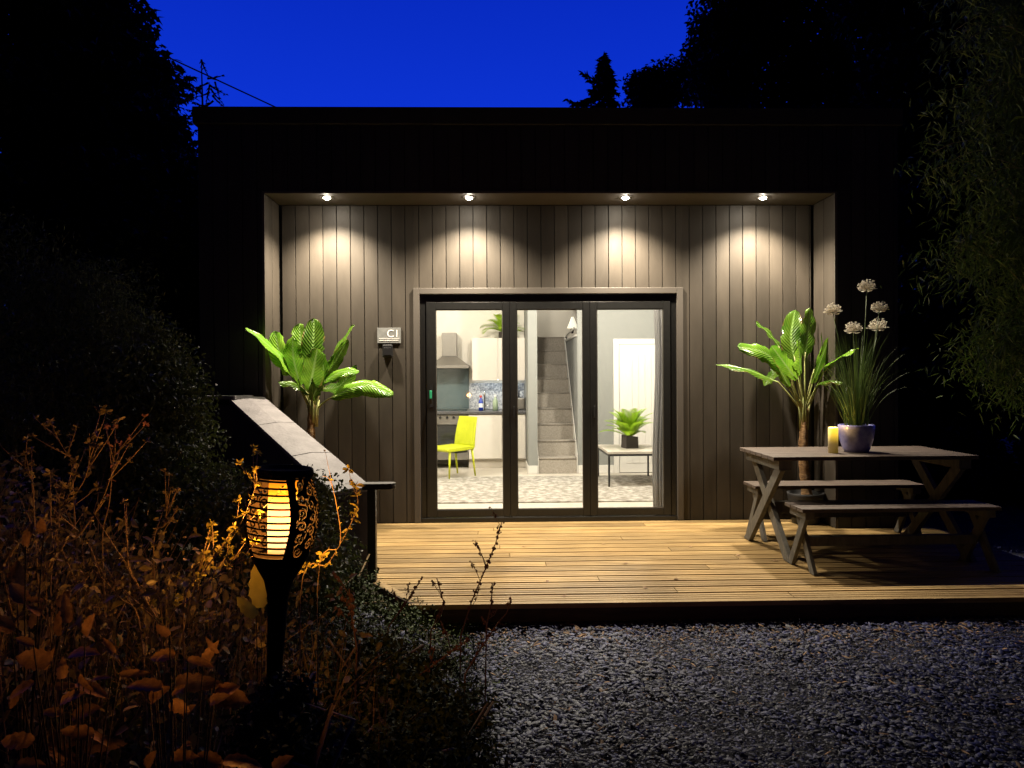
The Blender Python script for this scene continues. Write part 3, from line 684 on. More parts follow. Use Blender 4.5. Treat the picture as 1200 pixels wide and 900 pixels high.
# chair (yellow) - seat faces left
def chair():
    c = G(546, 560); o = thing('dining_chair', 'lime yellow upholstered dining chair in the kitchen area', 'chair', (-.50, 10.02, .0), R(8))
    # local: seat spans x -.42..0 (front towards -x), back at x~0
    sz = .43; b = MB(); b.prism([(-.44, sz-.015), (-.42, sz+.02), (-.02, sz+.03), (.03, sz+.0), (.02, sz-.03), (-.42, sz-.045)], -.21, .21, 'y'); b.build('seat', LIME, o, .014)
    b = MB(); n = 10; vs = []
    for i_ in range(n):
        t = i_/(n-1); xx = .005+.075*t**1.5; zz = sz+.0+t*.44; w2 = .205-.02*t*t
        for j in range(9):
            u = -1+2*j/8; vs.append((xx+.025*(1-u*u), u*w2, zz))
    m_ = len(vs); vs += [(v[0]+.032*(1-.35*(k//9)/(n-1)), v[1], v[2]) for k, v in enumerate(vs)]
    fs = []
    for i_ in range(n-1):
        for j in range(8):
            a = i_*9+j; fs += [(a, a+9, a+10, a+1), (m_+a, m_+a+1, m_+a+10, m_+a+9)]
        fs += [(i_*9, m_+i_*9, m_+i_*9+9, i_*9+9), (i_*9+8, i_*9+17, m_+i_*9+17, m_+i_*9+8)]
    for j in range(8): fs += [((n-1)*9+j, m_+(n-1)*9+j, m_+(n-1)*9+j+1, (n-1)*9+j+1), (j, j+1, m_+j+1, m_+j)]
    b.add(vs, fs, 0, True); b.build('backrest', LIME, o, .006)
    for (lx, ly, dx) in [(-.38, -.18, -.02), (-.38, .18, -.02), (.0, -.18, .05), (.0, .18, .05)]:
        MB().tube([(lx, ly, sz-.02), (lx+dx, ly*1.06, 0.012)], [.018, .011], 10).build('leg', LIME, o)
    MB().box(-.26, -.06, -.16, .16, sz-.07, sz-.046).build('seat_base', STEELB, o)
    return o
ch = chair(); c = G(548, 560); ch.location = (P(543, 540, 10.10).x, 10.12, .013); ch.rotation_euler = (0, 0, R(42)); ch.scale = (1, 1, .93)
# coffee table
tz = .44
ct = thing('coffee_table', 'low square coffee table with pale top and thin black legs', 'table')
x0, x1, y0, y1 = P(713, 571, 8.97).x, P(713, 571, 8.97).x+.70, 8.97, 9.95
MB().box(x0, x1, y0, y1, tz-.03, tz).build('tabletop', M('pale_grey_top', (.42, .38, .33), (.5, .46, .40), scale=5, rough=.5), ct, .003)
b = MB(); b.box(x0, x1, y0, y0+.02, tz-.055, tz-.031).box(x0, x1, y1-.02, y1, tz-.055, tz-.031).box(x0, x0+.02, y0+.021, y1-.021, tz-.055, tz-.031).box(x1-.02, x1, y0+.021, y1-.021, tz-.055, tz-.031)
b.build('frame', STEELB, ct)
for lx in (x0, x1-.022):
    for ly in (y0, y1-.022): MB().box(lx, lx+.022, ly, ly+.022, .012, tz-.056).build('leg', STEELB, ct)
fern('fern_plant', 'green artificial fern in a square dark pot on the coffee table', (P(738, 520, 9.45).x, 9.45, tz), (.085, .17), 46, .41, .70, 3)
fern('fern_plant', 'green fern in a dark pot on top of the kitchen wall cupboards', (P(590.5, 396, 11.42).x, 11.42, wz1), (.06, .10), 20, .42, 1.15, 5)
# curtain
b = MB(); n = 40; vs = []
for k in range(n+1):
    t = k/n
    for s_ in range(9):
        v = s_/8; z = .02+2.15*v; xl_ = P(767.5-1.5*math.sin(v*7), 400, 7.2).x - .02*(1-v); xr_ = xl_+.13
        vs.append((xl_+(xr_-xl_)*t, 7.2+.030*math.sin(t*26+v*.8)*(1-.3*v), z))
b.add(vs, [(k*9+s_, (k+1)*9+s_, (k+1)*9+s_+1, k*9+s_+1) for k in range(n) for s_ in range(8)], 0, True)
cu = b.build('curtain', CURT); cu.modifiers.new('s', 'SOLIDIFY').thickness = .003; tag(cu, 'grey curtain gathered beside the right door leaf', 'curtain')

# ------------------------------------------------------------------ wall sign and key safe
sg = thing('wall_sign', 'small grey plate reading C1 on the cladding left of the doors', 'sign')
p0, p1 = P(442, 402, WY-.02), P(469.5, 384, WY-.02); sy = WY-.012
MB().box(p0.x, p1.x, sy, WY-.001, p0.z, p1.z).build('plate', SIGNM, sg, .001)
def text(body, x, z, size, m, parent, name, align='RIGHT', y=sy-.0015):
    cu_ = bpy.data.curves.new(name, 'FONT'); cu_.body = body; cu_.size = size; cu_.extrude = .0008; cu_.align_x = align
    o = bpy.data.objects.new(name, cu_); o.rotation_euler = (R(90), 0, 0); o.location = (x, y, z); COL.objects.link(o)
    dg = bpy.context.evaluated_depsgraph_get(); me = bpy.data.meshes.new_from_object(o.evaluated_get(dg)); mw = o.matrix_basis.copy()
    bpy.data.objects.remove(o); me.transform(mw); me.materials.clear(); me.materials.append(m); return link(name, me, parent)
text('C1', p1.x-.012, p0.z+.055, .098, LETTER, sg, 'lettering')
b = MB(); b.box(p0.x+.016, p1.x-.013, sy-.002, sy-.0005, p0.z+.040, p0.z+.045)
q = p0.x+.018; rnd = random.Random(3)
while q < p1.x-.02:
    w2 = rnd.uniform(.003, .008); b.box(q, q+w2, sy-.002, sy-.0005, p0.z+.020, p0.z+.029); q += w2+.0028
b.build('small_print', LETTER, sg)
ks = thing('key_safe', 'black key safe box mounted under the C1 sign', 'key safe'); a, c = P(448, 419, WY-.04), P(460, 403.5, WY-.04)
MB().box(a.x, c.x, WY-.045, WY-.002, a.z, c.z).build('body', STEELB, ks, .012); MB().box(a.x+.012, c.x-.012, WY-.052, WY-.046, a.z+.02, c.z-.03).build('cover', STEELB, ks, .004)

# ------------------------------------------------------------------ banana plants
def blade(b, pts, wid, nrm, fold=.35, wav=.012, seed=0, curl=0.):
    """one leaf blade swept along pts; nrm = side the upper face looks to; writes uv (along, across)"""
    rnd = random.Random(seed); P3 = [Vector(p) for p in pts]; n = 18; m_ = 4
    def bez(t):
        k = len(P3)-1; s_ = t*k; i_ = min(int(s_), k-1); u = s_-i_
        p0_, p1_, p2_, p3_ = P3[max(i_-1, 0)], P3[i_], P3[i_+1], P3[min(i_+2, k)]
        return .5*((2*p1_)+(-p0_+p2_)*u+(2*p0_-5*p1_+4*p2_-p3_)*u*u+(-p0_+3*p1_-3*p2_+p3_)*u**3)
    base = len(b.v); L = sum((P3[i_+1]-P3[i_]).length for i_ in range(len(P3)-1)); nrm = Vector(nrm); ph = rnd.random()*6
    for i_ in range(n+1):
        t = i_/n; p = bez(t); tg = (bez(min(1, t+.03))-bez(max(0, t-.03))).normalized()
        s_ = tg.cross(nrm).normalized(); u_ = s_.cross(tg).normalized()
        wv = wid*min(1, (t/.28)**.75 if t < .28 else 1)*(1 if t < .5 else max(0, 1-((t-.5)/.5)**2.0)**.62)+.002
        wl_ = [1-(.22 if rnd.random() < .16 else 0)-.05*rnd.random() for _ in (0, 1)]
        for j in range(-m_, m_+1):
            v = j/m_; wob = wav*math.sin(t*17+ph+(2 if j > 0 else 0))*abs(v)**1.5
            off = s_*(v*wv*(wl_[v > 0] if abs(v) == 1 else 1)*math.cos(fold)) + u_*(abs(v)*wv*math.sin(fold) - curl*wv*v*v + wob)
            b.v.append(tuple(p+off)); b.uv[len(b.v)-1] = (t*L, v*.5*1.0)
    k = 2*m_+1
    for i_ in range(n):
        for j in range(k-1):
            b.f.append((base+i_*k+j, base+(i_+1)*k+j, base+(i_+1)*k+j+1, base+i_*k+j+1)); b.mi.append(0); b.sm.append(True)
def banana(lab, base, crown, leaves, lean, seed, pot=True, trad=.042):
    o = thing('banana_plant', lab, 'potted plant', base); B = Vector(base); C_ = Vector(crown)-B
    rnd = random.Random(seed)
    MB().lathe([(0, .0), (.12, .0), (.16, .26), (.165, .28), (.15, .28), (.145, .25), (0, .25)], 28).build('pot', POTG, o)
    pts = []; n = 26
    for k in range(n):
        t = k/(n-1); p = Vector((0, 0, .24)).lerp(C_, t); p += Vector((.018*math.sin(t*5+seed), .01*math.cos(t*4), 0)); pts.append(p)
    rr_ = [trad*(1.15-.45*k/(n-1))*(1+.10*(k % 3 == 0)+rnd.uniform(-.05, .05)) for k in range(n)]
    MB().tube(pts, rr_, 12).build('trunk', BANT, o)
    # leaf sheaths round the crown
    b = MB()
    for k in range(9):
        a = k*2.4; r_ = trad*.6; z0 = -.20+.02*(k % 4)
        b.tube([C_+Vector((r_*math.cos(a), r_*math.sin(a), z0)), C_+Vector((r_*1.3*math.cos(a), r_*1.3*math.sin(a), z0+.12)), C_+Vector((r_*2.2*math.cos(a), r_*2.2*math.sin(a), z0+.24))], [.018, .014, .005], 6)
    b.build('sheath', BANS, o)
    for i_, lf in enumerate(leaves):
        st_, mid_, tip, wd, nr = lf[:5]; fold = lf[5] if len(lf) > 5 else .3; curl = lf[6] if len(lf) > 6 else .25
        s_ = Vector(st_)-B; m_ = Vector(mid_)-B; tp_ = Vector(tip)-B
        b = MB(); blade(b, [s_, m_, tp_], wd, nr, fold, .010, seed*31+i_, curl)
        c0 = C_+Vector((rnd.uniform(-.02, .02), rnd.uniform(-.015, .015), -.06))
        b.mi = [0]*len(b.f)
        q0 = s_+(m_-s_)*.25
        b.tube([c0, c0.lerp(s_, .55)+Vector((0, 0, .01)), s_, q0], [.011, .008, .006, .004], 6, mi=1)
        b.build('leaf', [BAN, BANS], o)
    return o
D1 = 6.70
def L(px0, px1, px2, dy, wpx, nr, fold=.3, curl=.25, D=D1):
    """leaf given by start/mid/tip as seen, depth offsets dy of each, half width in px"""
    dy = [v*.45 if v > 0 else v for v in dy]; return (P(*px0, D+dy[0]), P(*px1, D+dy[1]), P(*px2, D+dy[2]), wpx*D/866, nr, fold, curl)
up, tw = (0, -.5, .85), (0, -1, .25)
lv = [
 L((346, 446), (322, 412), (288, 384), (-.05, -.22, -.40), 12.5, (.5, -.3, .8), .3),
 L((348, 440), (330, 420), (322, 388), (-.03, -.10, -.14), 13, (.3, -.6, .6), .2),
 L((354, 430), (352, 402), (351, 379), (.08, .18, .22), 12, (0, -.4, .7), .25),
 L((357, 452), (366, 412), (368, 373), (-.02, -.02, .05), 14.5, (.15, -1, .1), .25),
 L((352, 452), (344, 420), (343, 396), (-.04, -.12, -.14), 12, (-.15, -1, .1), .25),
 L((362, 458), (367, 435), (372, 408), (-.06, -.17, -.22), 13, (.1, -1, .0), .25),
 L((372, 458), (379, 436), (375, 412), (-.02, -.06, -.09), 8, (.6, -.7, .3), .35),
 L((376, 448), (396, 414), (415, 381), (.04, .10, .12), 14, (-.55, -.35, .75), .45),
 L((378, 444), (392, 425), (408, 398), (.01, .02, .03), 8, (.7, -.7, .3), .3),
 L((375, 450), (400, 436), (421, 436), (-.04, -.1, -.14), 8, (.2, -.75, .65), .25, .5),
 L((362, 462), (346, 449), (326, 448), (-.04, -.16, -.25), 9, (-.3, -.6, .7), .2, .6),
 L((386, 467), (425, 452), (461, 463), (-.02, -.08, -.12), 11.5, (.15, -.85, .5), .2, .6),
 L((365, 470), (372, 450), (368, 438), (-.05, -.1, -.12), 8, (.3, -1, .2), .4),
 L((376, 456), (398, 452), (418, 428), (.10, .22, .28), 12, (.2, -.4, .8), .2),
]
banana('potted banana plant with broad bright leaves left of the doors above the sloping wall', (P(366, 480, D1).x, D1, 0), P(367, 474, D1), lv, 0, 1)
D2 = 6.71
def L2(*a, **k): return L(*a, **k, D=D2)
lv = [
 L2((912, 448), (875, 433), (839, 427), (0, .04, .06), 8, (.1, -.4, .9), .2, .4),
 L2((922, 438), (897, 414), (864, 406), (-.06, -.16, -.2), 12, (-.2, -.8, .6), .2, .4),
 L2((934, 446), (918, 424), (904, 405), (-.08, -.2, -.26), 9, (-.5, -.8, .3), .35),
 L2((915, 410), (902, 392), (885, 377), (.05, .12, .14), 8, (.4, -.5, .7), .3),
 L2((932, 425), (927, 395), (932, 363), (.08, .16, .2), 12.5, (-.3, -.7, .5), .25),
 L2((943, 420), (947, 390), (949, 361), (.05, .10, .12), 11.5, (.3, -.9, .3), .2),
 L2((938, 440), (937, 416), (935, 402), (-.06, -.22, -.32), 13, (0, -.8, .6), .15, .4),
 L2((952, 450), (962, 422), (973, 392), (-.04, -.08, -.1), 8.5, (.6, -.8, .2), .4),
 L2((952, 440), (961, 410), (964, 372), (.06, .1, .14), 9, (.8, -.3, .3), .3),
 L2((965, 436), (985, 418), (1006, 408), (-.05, -.25, -.40), 9, (.2, -.7, .7), .25, .4),
 L2((957, 452), (972, 446), (988, 449), (-.08, -.24, -.36), 7, (.1, -.4, .9), .2, .5),
 L2((925, 455), (918, 440), (908, 425), (-.05, -.1, -.12), 6, (-.6, -.7, .3), .35),
 L2((918, 430), (905, 440), (895, 452), (.12, .2, .25), 9, (0, -.4, .8), .3),
]
banana('potted banana plant with ringed brown trunk behind the picnic table', (P(944, 560, D2).x, D2, 0), P(942, 478, D2), lv, 0, 2)

# ------------------------------------------------------------------ picnic table and benches
def xtable(name, lab, cat, loc, rz, Lx, Wy, H, planks, lw, hinset, top_t, group=None):
    o = thing(name, lab, cat, loc, rz, group)
    pw = (Wy-(planks-1)*.006)/planks; b = MB()
    for k in range(planks): b.box(-Lx/2, Lx/2, -Wy/2+k*(pw+.006), -Wy/2+k*(pw+.006)+pw, H-top_t, H)
    b.build('seat' if cat == 'bench' else 'tabletop', TAB, o, .003)
    for s_ in (-1, 1):
        xx = s_*(Lx/2-hinset)
        MB().box(xx-lw*.6, xx+lw*.6, -Wy/2+.02, Wy/2-.02, H-top_t-lw*.95, H-top_t-.001).build('cleat', TLEG, o, .003)
        fz = H-top_t-lw*.95
        for q in (-1, 1):
            xo = xx+q*lw*.26
            b = MB(); a = Vector((xo, q*(Wy/2-.07), fz)); c = Vector((xo, -q*(Wy/2-.0), .01)); d = (c-a).normalized()
            hw = lw*.56/abs(d.z)
            b.prism([(a.y-hw, a.z-.001), (a.y+hw, a.z-.001), (c.y+hw, .004), (c.y-hw, .004)], xo-lw*.25, xo+lw*.25, 'x')
            b.build('leg', TLEG, o, .003)
    MB().box(-Lx/2+hinset+lw*.6, Lx/2-hinset-lw*.6, -lw*.35, lw*.35, H*.44-lw*.6, H*.44+lw*.6).build('stretcher', TLEG, o, .003)
    return o
pt = xtable('picnic_table', 'grey brown slatted picnic table with crossed timber legs', 'table', (2.765, 5.66, .001), R(-.5), 1.50, .76, .762, 6, .075, .09, .028)
xtable('bench', 'slatted bench with crossed legs in front of the picnic table', 'bench', (2.765, 5.10, .001), R(.7), 1.38, .30, .445, 3, .055, .06, .026, 'matching benches at the picnic table')
xtable('bench', 'slatted bench with crossed legs behind the picnic table', 'bench', (2.82, 6.11, .001), R(-.5), 1.40, .30, .452, 3, .055, .06, .026, 'matching benches at the picnic table')
TZ = .763
# candle
cp = P(978.5, 527, 5.52)
cd_ = thing('candle', 'lit ivory pillar candle beside the blue flower pot', 'candle', (cp.x, 5.55, TZ)); rr_ = .036
def mat_candle():
    m = bpy.data.materials.new('lit_candle_wax'); m.use_nodes = True; n = m.node_tree.nodes; l = m.node_tree.links; b = n['Principled BSDF']
    b.inputs['Base Color'].default_value = (.78, .70, .50, 1); b.inputs['Roughness'].default_value = .5
    t = n.new('ShaderNodeTexCoord'); s_ = n.new('ShaderNodeSeparateXYZ'); l.new(t.outputs['Object'], s_.inputs[0])
    rp = n.new('ShaderNodeMapRange'); rp.interpolation_type = 'SMOOTHSTEP'; rp.inputs[1].default_value = .06; rp.inputs[2].default_value = .19; rp.inputs[3].default_value = .08; rp.inputs[4].default_value = 1.5
    l.new(s_.outputs['Z'], rp.inputs[0]); l.new(rp.outputs[0], b.inputs['Emission Strength']); b.inputs['Emission Color'].default_value = (1, .62, .04, 1)
    return m
MB().lathe([(0, 0), (rr_, 0), (rr_, .185), (rr_*.9, .195), (rr_*.7, .18), (0, .175)], 28).build('wax', mat_candle(), cd_)
MB().tube([(0, 0, .17), (.002, 0, .20)], .002, 6).build('wick', STEELB, cd_)
ld = bpy.data.lights.new('candle', 'POINT'); ld.energy = CANDLE_W; ld.color = (1, .60, .10); ld.shadow_soft_size = .012
lo = bpy.data.objects.new('glow', ld); COL.objects.link(lo); lo.parent = cd_; lo.location = (0, -.01, .215)
# flower pot with grasses and seed heads
pp = (P(1003.5, 527, 5.62).x, 5.62, TZ)
fp = thing('flower_pot', 'blue glazed pot of tall grasses with white flower heads on the table', 'flower pot', pp)
MB().lathe([(0, 0), (.085, 0), (.100, .03), (.122, .10), (.131, .17), (.133, .205), (.128, .208), (.120, .20), (.115, .18)], 40).build('pot', GLAZE, fp)
MB().lathe([(0, .185), (.117, .185)], 24).build('soil', SOIL, fp)
b = MB(); rnd = random.Random(9)
for k in range(230):
    a = rnd.random()*6.283; r0 = .09*rnd.random(); el = R(rnd.choice([89, 86, 84, 80, 70])+rnd.uniform(-5, 5)); Lb = rnd.uniform(.35, .80); dr_ = rnd.uniform(.1, 1.5)*(1.6 if el < R(70) else .6)
    p = Vector((r0*math.cos(a), r0*math.sin(a), .185)); dh = Vector((math.cos(a), math.sin(a), 0)); w2 = rnd.uniform(.0012, .0028); sd = dh.cross(Vector((0, 0, 1))); sd = (sd*math.cos(a*3)+dh*math.sin(a*3)).normalized()
    vs = []; n = 8
    for i_ in range(n+1):
        t = i_/n; e_ = el-dr_*t*t; ww = w2*(1-t**2)+.0003
        vs += [p-sd*ww, p+sd*ww]; p = p+(dh*math.cos(e_)+Vector((0, 0, math.sin(e_))))*Lb/n
    b.add(vs, [(2*i_, 2*i_+1, 2*i_+3, 2*i_+2) for i_ in range(n)])
b.build('grass_blades', BLADE, fp)
for k, (fx, fy, fs_) in enumerate([(1016, 334, 1.), (1031, 358, .9), (1029, 380, 1.05), (1000, 383, .95), (976, 361, .9)]):
    top = P(fx, fy, 5.62+[.02, -.05, .04, -.06, -.02][k]) - Vector(pp)
    s_ = Vector((top.x*.15, top.y*.3, .185))
    MB().tube([s_, s_.lerp(top, .5)+Vector((.01, 0, .01)), top-Vector((0, 0, .03))], .003, 5).build('flower_stem', BLADE, fp)
    b = MB(); R0 = .062*fs_
    for j in range(150):
        th = rnd.random()*6.283; cz = rnd.uniform(-.15, 1); sh = math.sqrt(max(0, 1-cz*cz)); d = Vector((sh*math.cos(th), sh*math.sin(th), cz*.95)); q = top-Vector((0, 0, .035)); tip = q+d*R0*rnd.uniform(.75, 1.2)+Vector((0, 0, .01))
        b.tube([q+d*R0*.15, tip], [.0008, .0011], 3, cap=False)
        sd = Vector((rnd.uniform(-1, 1), rnd.uniform(-1, 1), rnd.uniform(-.5, .5))).normalized()*.0075; s2 = Vector((rnd.uniform(-1, 1), rnd.uniform(-1, 1), rnd.uniform(-.2, 1))).normalized()*.009
        b.add([tip-sd, tip+s2, tip+sd, tip-s2*.6], [(0, 1, 2), (0, 2, 3)])
    for j in range(6):
        th = j+rnd.random(); q = top-Vector((0, 0, .04)); b.add([q, q+Vector((math.cos(th)*.05, math.sin(th)*.05, -.004)), q+Vector((math.cos(th+.4)*.03, math.sin(th+.4)*.03, -.012))], [(0, 1, 2)])
    b.build('flower_head', PETAL, fp)

# fallen leaves on the deck
lfpos = [(440+270/1.538, 5.), ]
pxs = [(705, 638), (642, 683), (812, 641), (790, 678), (612, 641), (868, 652), (735, 660), (905, 657), (660, 700), (760, 690)]
proto = None
for k, (a, c) in enumerate(pxs):
    g_ = G(a, c)
    if proto is None:
        b = MB(); b.add([(0, 0, .001), (.012, .014, .006), (.03, .012, .003), (.05, 0, .010), (.03, -.013, .008), (.012, -.012, .002)], [(0, 3, 2, 1), (0, 5, 4, 3)]); proto = b.build('fallen_leaf', BKCH)
        tag(proto, '', 'leaf', 'fallen leaves scattered on the deck'); o = proto
    else: o = proto.copy(); COL.objects.link(o)
    o['label'] = ['fallen leaf in the centre of the deck halfway to the doors', 'fallen leaf on the deck left of centre near the front edge', 'fallen leaf on the deck before the right door leaf', 'fallen leaf on the deck midway between right door leaf and front edge', 'fallen leaf on the deck just before the middle of the left door leaf', 'fallen leaf just left of the picnic table legs', 'fallen leaf on the deck nearest the middle of the boards', 'fallen leaf at the foot of the picnic table legs', 'fallen leaf lying at the very front edge of the deck', 'fallen leaf near the front edge before the right door leaf'][k]
    o.location = (g_.x, g_.y, .002); o.rotation_euler = (0, 0, k*1.7); o.scale = (.7+.1*(k % 4),)*3

# ------------------------------------------------------------------ sloping capped wall left of the deck
sw = thing('sloping_wall', 'dark garden wall with sloping grey slab coping left of the deck', 'wall')
A = P(292, 464, 6.35); Bq = P(416, 572, 4.95); dirn = (Bq-A); dh = Vector((dirn.x, dirn.y, 0)).normalized(); sd = Vector((-dh.y, dh.x, 0))
if sd.x < 0: sd = -sd
hw = .15; th = .03; A = A-sd*.02; Bq = Bq-sd*.015
def wallpoly(t): return A+(Bq-A)*t
n = 3
for k in range(n):
    a, c = wallpoly(k/n+.002), wallpoly((k+1)/n-.002); b = MB(); vs = []
    for p in (a, c):
        for s_, dz in ((-hw, -.016), (-.0, 0), (hw, -.010)):
            vs.append(p+sd*s_+Vector((0, 0, dz)))
    vs += [v-Vector((0, 0, th)) for v in vs]
    b.add(vs, [(0, 3, 4, 1), (1, 4, 5, 2), (6, 7, 10, 9), (7, 8, 11, 10), (0, 6, 9, 3), (2, 5, 11, 8), (0, 1, 7, 6), (1, 2, 8, 7), (3, 9, 10, 4), (4, 10, 11, 5)])
    b.build('coping_slab', SLATE, sw, .003)
# level top slab going left, and body
Lq = A+Vector((-.62, .20, .0)); b = MB(); b.bar(A+Vector((0, 0, -.010))-dh*.02, Lq+Vector((0, 0, -.010)), .30, th); b.build('coping_slab', SLATE, sw, .003)
b = MB(); vs = []; w2 = .13
for p, z0 in ((A-Vector((0, 0, .035)), -.14), (Bq-Vector((0, 0, .035)), -.14)):
    for s_ in (-w2, w2): vs += [p+sd*s_-dh*0, Vector((p.x, p.y, z0))+sd*s_]
b.add(vs, [(0, 1, 3, 2), (4, 6, 7, 5), (0, 4, 5, 1), (2, 3, 7, 6), (0, 2, 6, 4), (1, 5, 7, 3)])
b.bar((A.x, A.y, .5), (Lq.x, Lq.y, .5), .16, 1.26)
b.build('wall_body', WALLD, sw)
rp_ = thing('rail_post', 'black steel post with flat rounded arm at the foot of the sloping wall', 'post')
q = P(436.5, 640, 4.92); zt_ = P(436.5, 573, 4.92).z
MB().box(q.x-.028, q.x+.026, q.y-.03, q.y+.03, -.12, zt_).build('post', STEELB, rp_, .004)
a0, a1 = P(431, 572, 4.92), P(462, 572, 4.92)
b = MB(); nn = 10; poly = [(a0.x-.03, 4.87), (a1.x-.04, 4.87)]+[(a1.x-.04+.05*math.sin(math.pi*k/nn), 4.92-.05*math.cos(math.pi*k/nn)) for k in range(1, nn)]+[(a1.x-.04, 4.97), (a0.x-.03, 4.97)]
b.prism(poly, zt_+.001, zt_+.034, 'z'); b.build('arm', STEELB, rp_, .005)
b = MB(); b.prism([(p[0]*1+0, p[1]) for p in poly], zt_+.036, zt_+.040, 'z'); b.build('top_plate', M('worn_steel', (.12, .115, .11), rough=.45), rp_)

# ------------------------------------------------------------------ garden torch
TY = 1.5; tt = P(333, 551, TY); tb = P(321, 800, TY)
ax = (tt-tb); tilt = math.atan2(ax.x, ax.z)
HT = ax.length
torch = thing('garden_torch', 'glowing orange flame effect garden torch with scrollwork cage in the flower bed', 'garden torch', tb, rot=(0, tilt, R(0)))
# local z measured from base; head: cage z1..z2
z2 = HT-.006; z1 = z2-.166
def prof(t): return .0455+.0265*math.sin(math.pi*min(1, (t*.80+.12)))-.004*(t > .9)*(t-.9)*10
def cage():
    NT, NZ = 340, 120; lo_ = []
    # scroll strokes in (theta,z) metres
    strokes = []
    rnd = random.Random(12)
    def spiral(cx, cz, r, turns, ph, sg_):
        pts = []
        for k in range(40):
            t = k/39; rr2 = r*(1-.80*t); a = ph+sg_*t*turns*6.283; pts.append((cx+rr2*math.cos(a), cz+rr2*math.sin(a)))
        strokes.append((pts, .0021))
    return strokes
def scroll_open():
    """bit map of openings for a scroll panel: u in [-1,1] across, v in [0,1] up"""
    NU, NV = 130, 230; U = .053; H_ = .166; a = np.zeros((NV, NU), bool)
    uu = np.linspace(-U, U, NU)[None, :]; vv = np.linspace(0, H_, NV)[:, None]
    def stroke(pts, wd):
        for (p, q) in zip(pts[:-1], pts[1:]):
            dx, dz = q[0]-p[0], q[1]-p[1]; l2 = dx*dx+dz*dz+1e-12
            t = np.clip(((uu-p[0])*dx+(vv-p[1])*dz)/l2, 0, 1); d = np.hypot(uu-p[0]-t*dx, vv-p[1]-t*dz); a[d < wd] = True
    def spiral(cx, cz, r, turns, ph, sg_, wd=.0021):
        stroke([(cx+r*(1-.82*k/36)*math.cos(ph+sg_*k/36*turns*6.283), cz+r*(1-.82*k/36)*math.sin(ph+sg_*k/36*turns*6.283)) for k in range(37)], wd)
    for j, cx0 in enumerate((-.040, -.0135, .0135, .040)):
        for k in range(6):
            cz = .017+.0262*k+(.013 if j % 2 else 0)
            if cz > .158: continue
            sg_ = 1 if (j+k) % 2 else -1; r = .0112
            spiral(cx0, cz, r, 1.25, 1.57*k+j*1.1, sg_, .0021)
            stroke([(cx0+r*.9*sg_, cz+.002), (cx0+sg_*r*1.15, cz+.010), (cx0+sg_*r*.5, cz+.0165)], .0019)
    return a
def build_cage(parent):
    op = scroll_open(); NV, NU = op.shape
    NT, NZ = 420, 170; th = np.linspace(0, 2*np.pi, NT+1)[:-1]; tz_ = np.linspace(0, 1, NZ+1)
    T, Zc = np.meshgrid((th+np.pi/NT), (tz_[:-1]+tz_[1:])/2, indexing='ij')
    # six panels alternating bars (even) and scrolls (odd); bar panel 0 faces the camera, a little left
    c0 = R(-101); step = 2*np.pi/4
    rel = (T-c0+step/2) % (2*np.pi); idx = (rel//step).astype(int); loc = (rel % step)-step/2      # -30..30 deg
    half = R(39)*(.78+.22*np.sin(np.pi*np.clip(Zc, 0, 1)))
    metal = np.abs(loc) > half
    metal |= (Zc < .035) | (Zc > .95)
    barp = (idx % 2 == 0)
    bars = ((Zc*13.0) % 1) < .30
    halfs = R(35)*(.80+.20*np.sin(np.pi*Zc))
    u = loc/R(43); ui = np.clip(((u+1)/2*NU).astype(int), 0, NU-1); vi = np.clip((Zc*NV).astype(int), 0, NV-1)
    sc_metal = ~op[vi, ui] | (Zc < .04) | (Zc > .95) | (np.abs(u) > .97)
    met = np.where(barp, metal | bars, sc_metal)
    I, J = np.nonzero(met)
    rz_ = np.array([prof(t) for t in tz_])
    tg, zg = np.meshgrid(np.arange(NT), np.arange(NZ+1), indexing='ij')
    V = np.stack([rz_[zg]*np.cos(th[tg]), rz_[zg]*np.sin(th[tg]), z1+tz_[zg]*(z2-z1)], -1).reshape(-1, 3)
    idf = lambda a, b_: (a % NT)*(NZ+1)+b_
    Fa_ = np.stack([idf(I, J), idf(I+1, J), idf(I+1, J+1), idf(I, J+1)], -1)
    used_, inv = np.unique(Fa_, return_inverse=True)
    o = np_mesh('cage', V[used_], inv.reshape(Fa_.shape), TORB, parent)
    sm = o.modifiers.new('s', 'SOLIDIFY'); sm.thickness = .0016; sm.offset = 0
    return o
build_cage(torch)
MB().lathe([(0, z2+.004), (.044, z2+.005), (.050, z2+.011), (.056, z2+.011), (.0585, z2+.004), (.0585, z2-.004), (.052, z2-.004)], 48).build('solar_cap', TORB, torch)
MB().lathe([(0.012, z1-.125), (.019, z1-.10), (.0215, z1-.08), (.029, z1-.05), (.047, z1-.018), (.055, z1-.004), (.0555, z1+.003), (.046, z1+.004)], 40).build('cup', TORB, torch)
MB().tube([(0, 0, -.25), (0, 0, .05), (0, 0, z1-.10)], [.013, .0155, .020], 20).build('pole', TORB, torch)
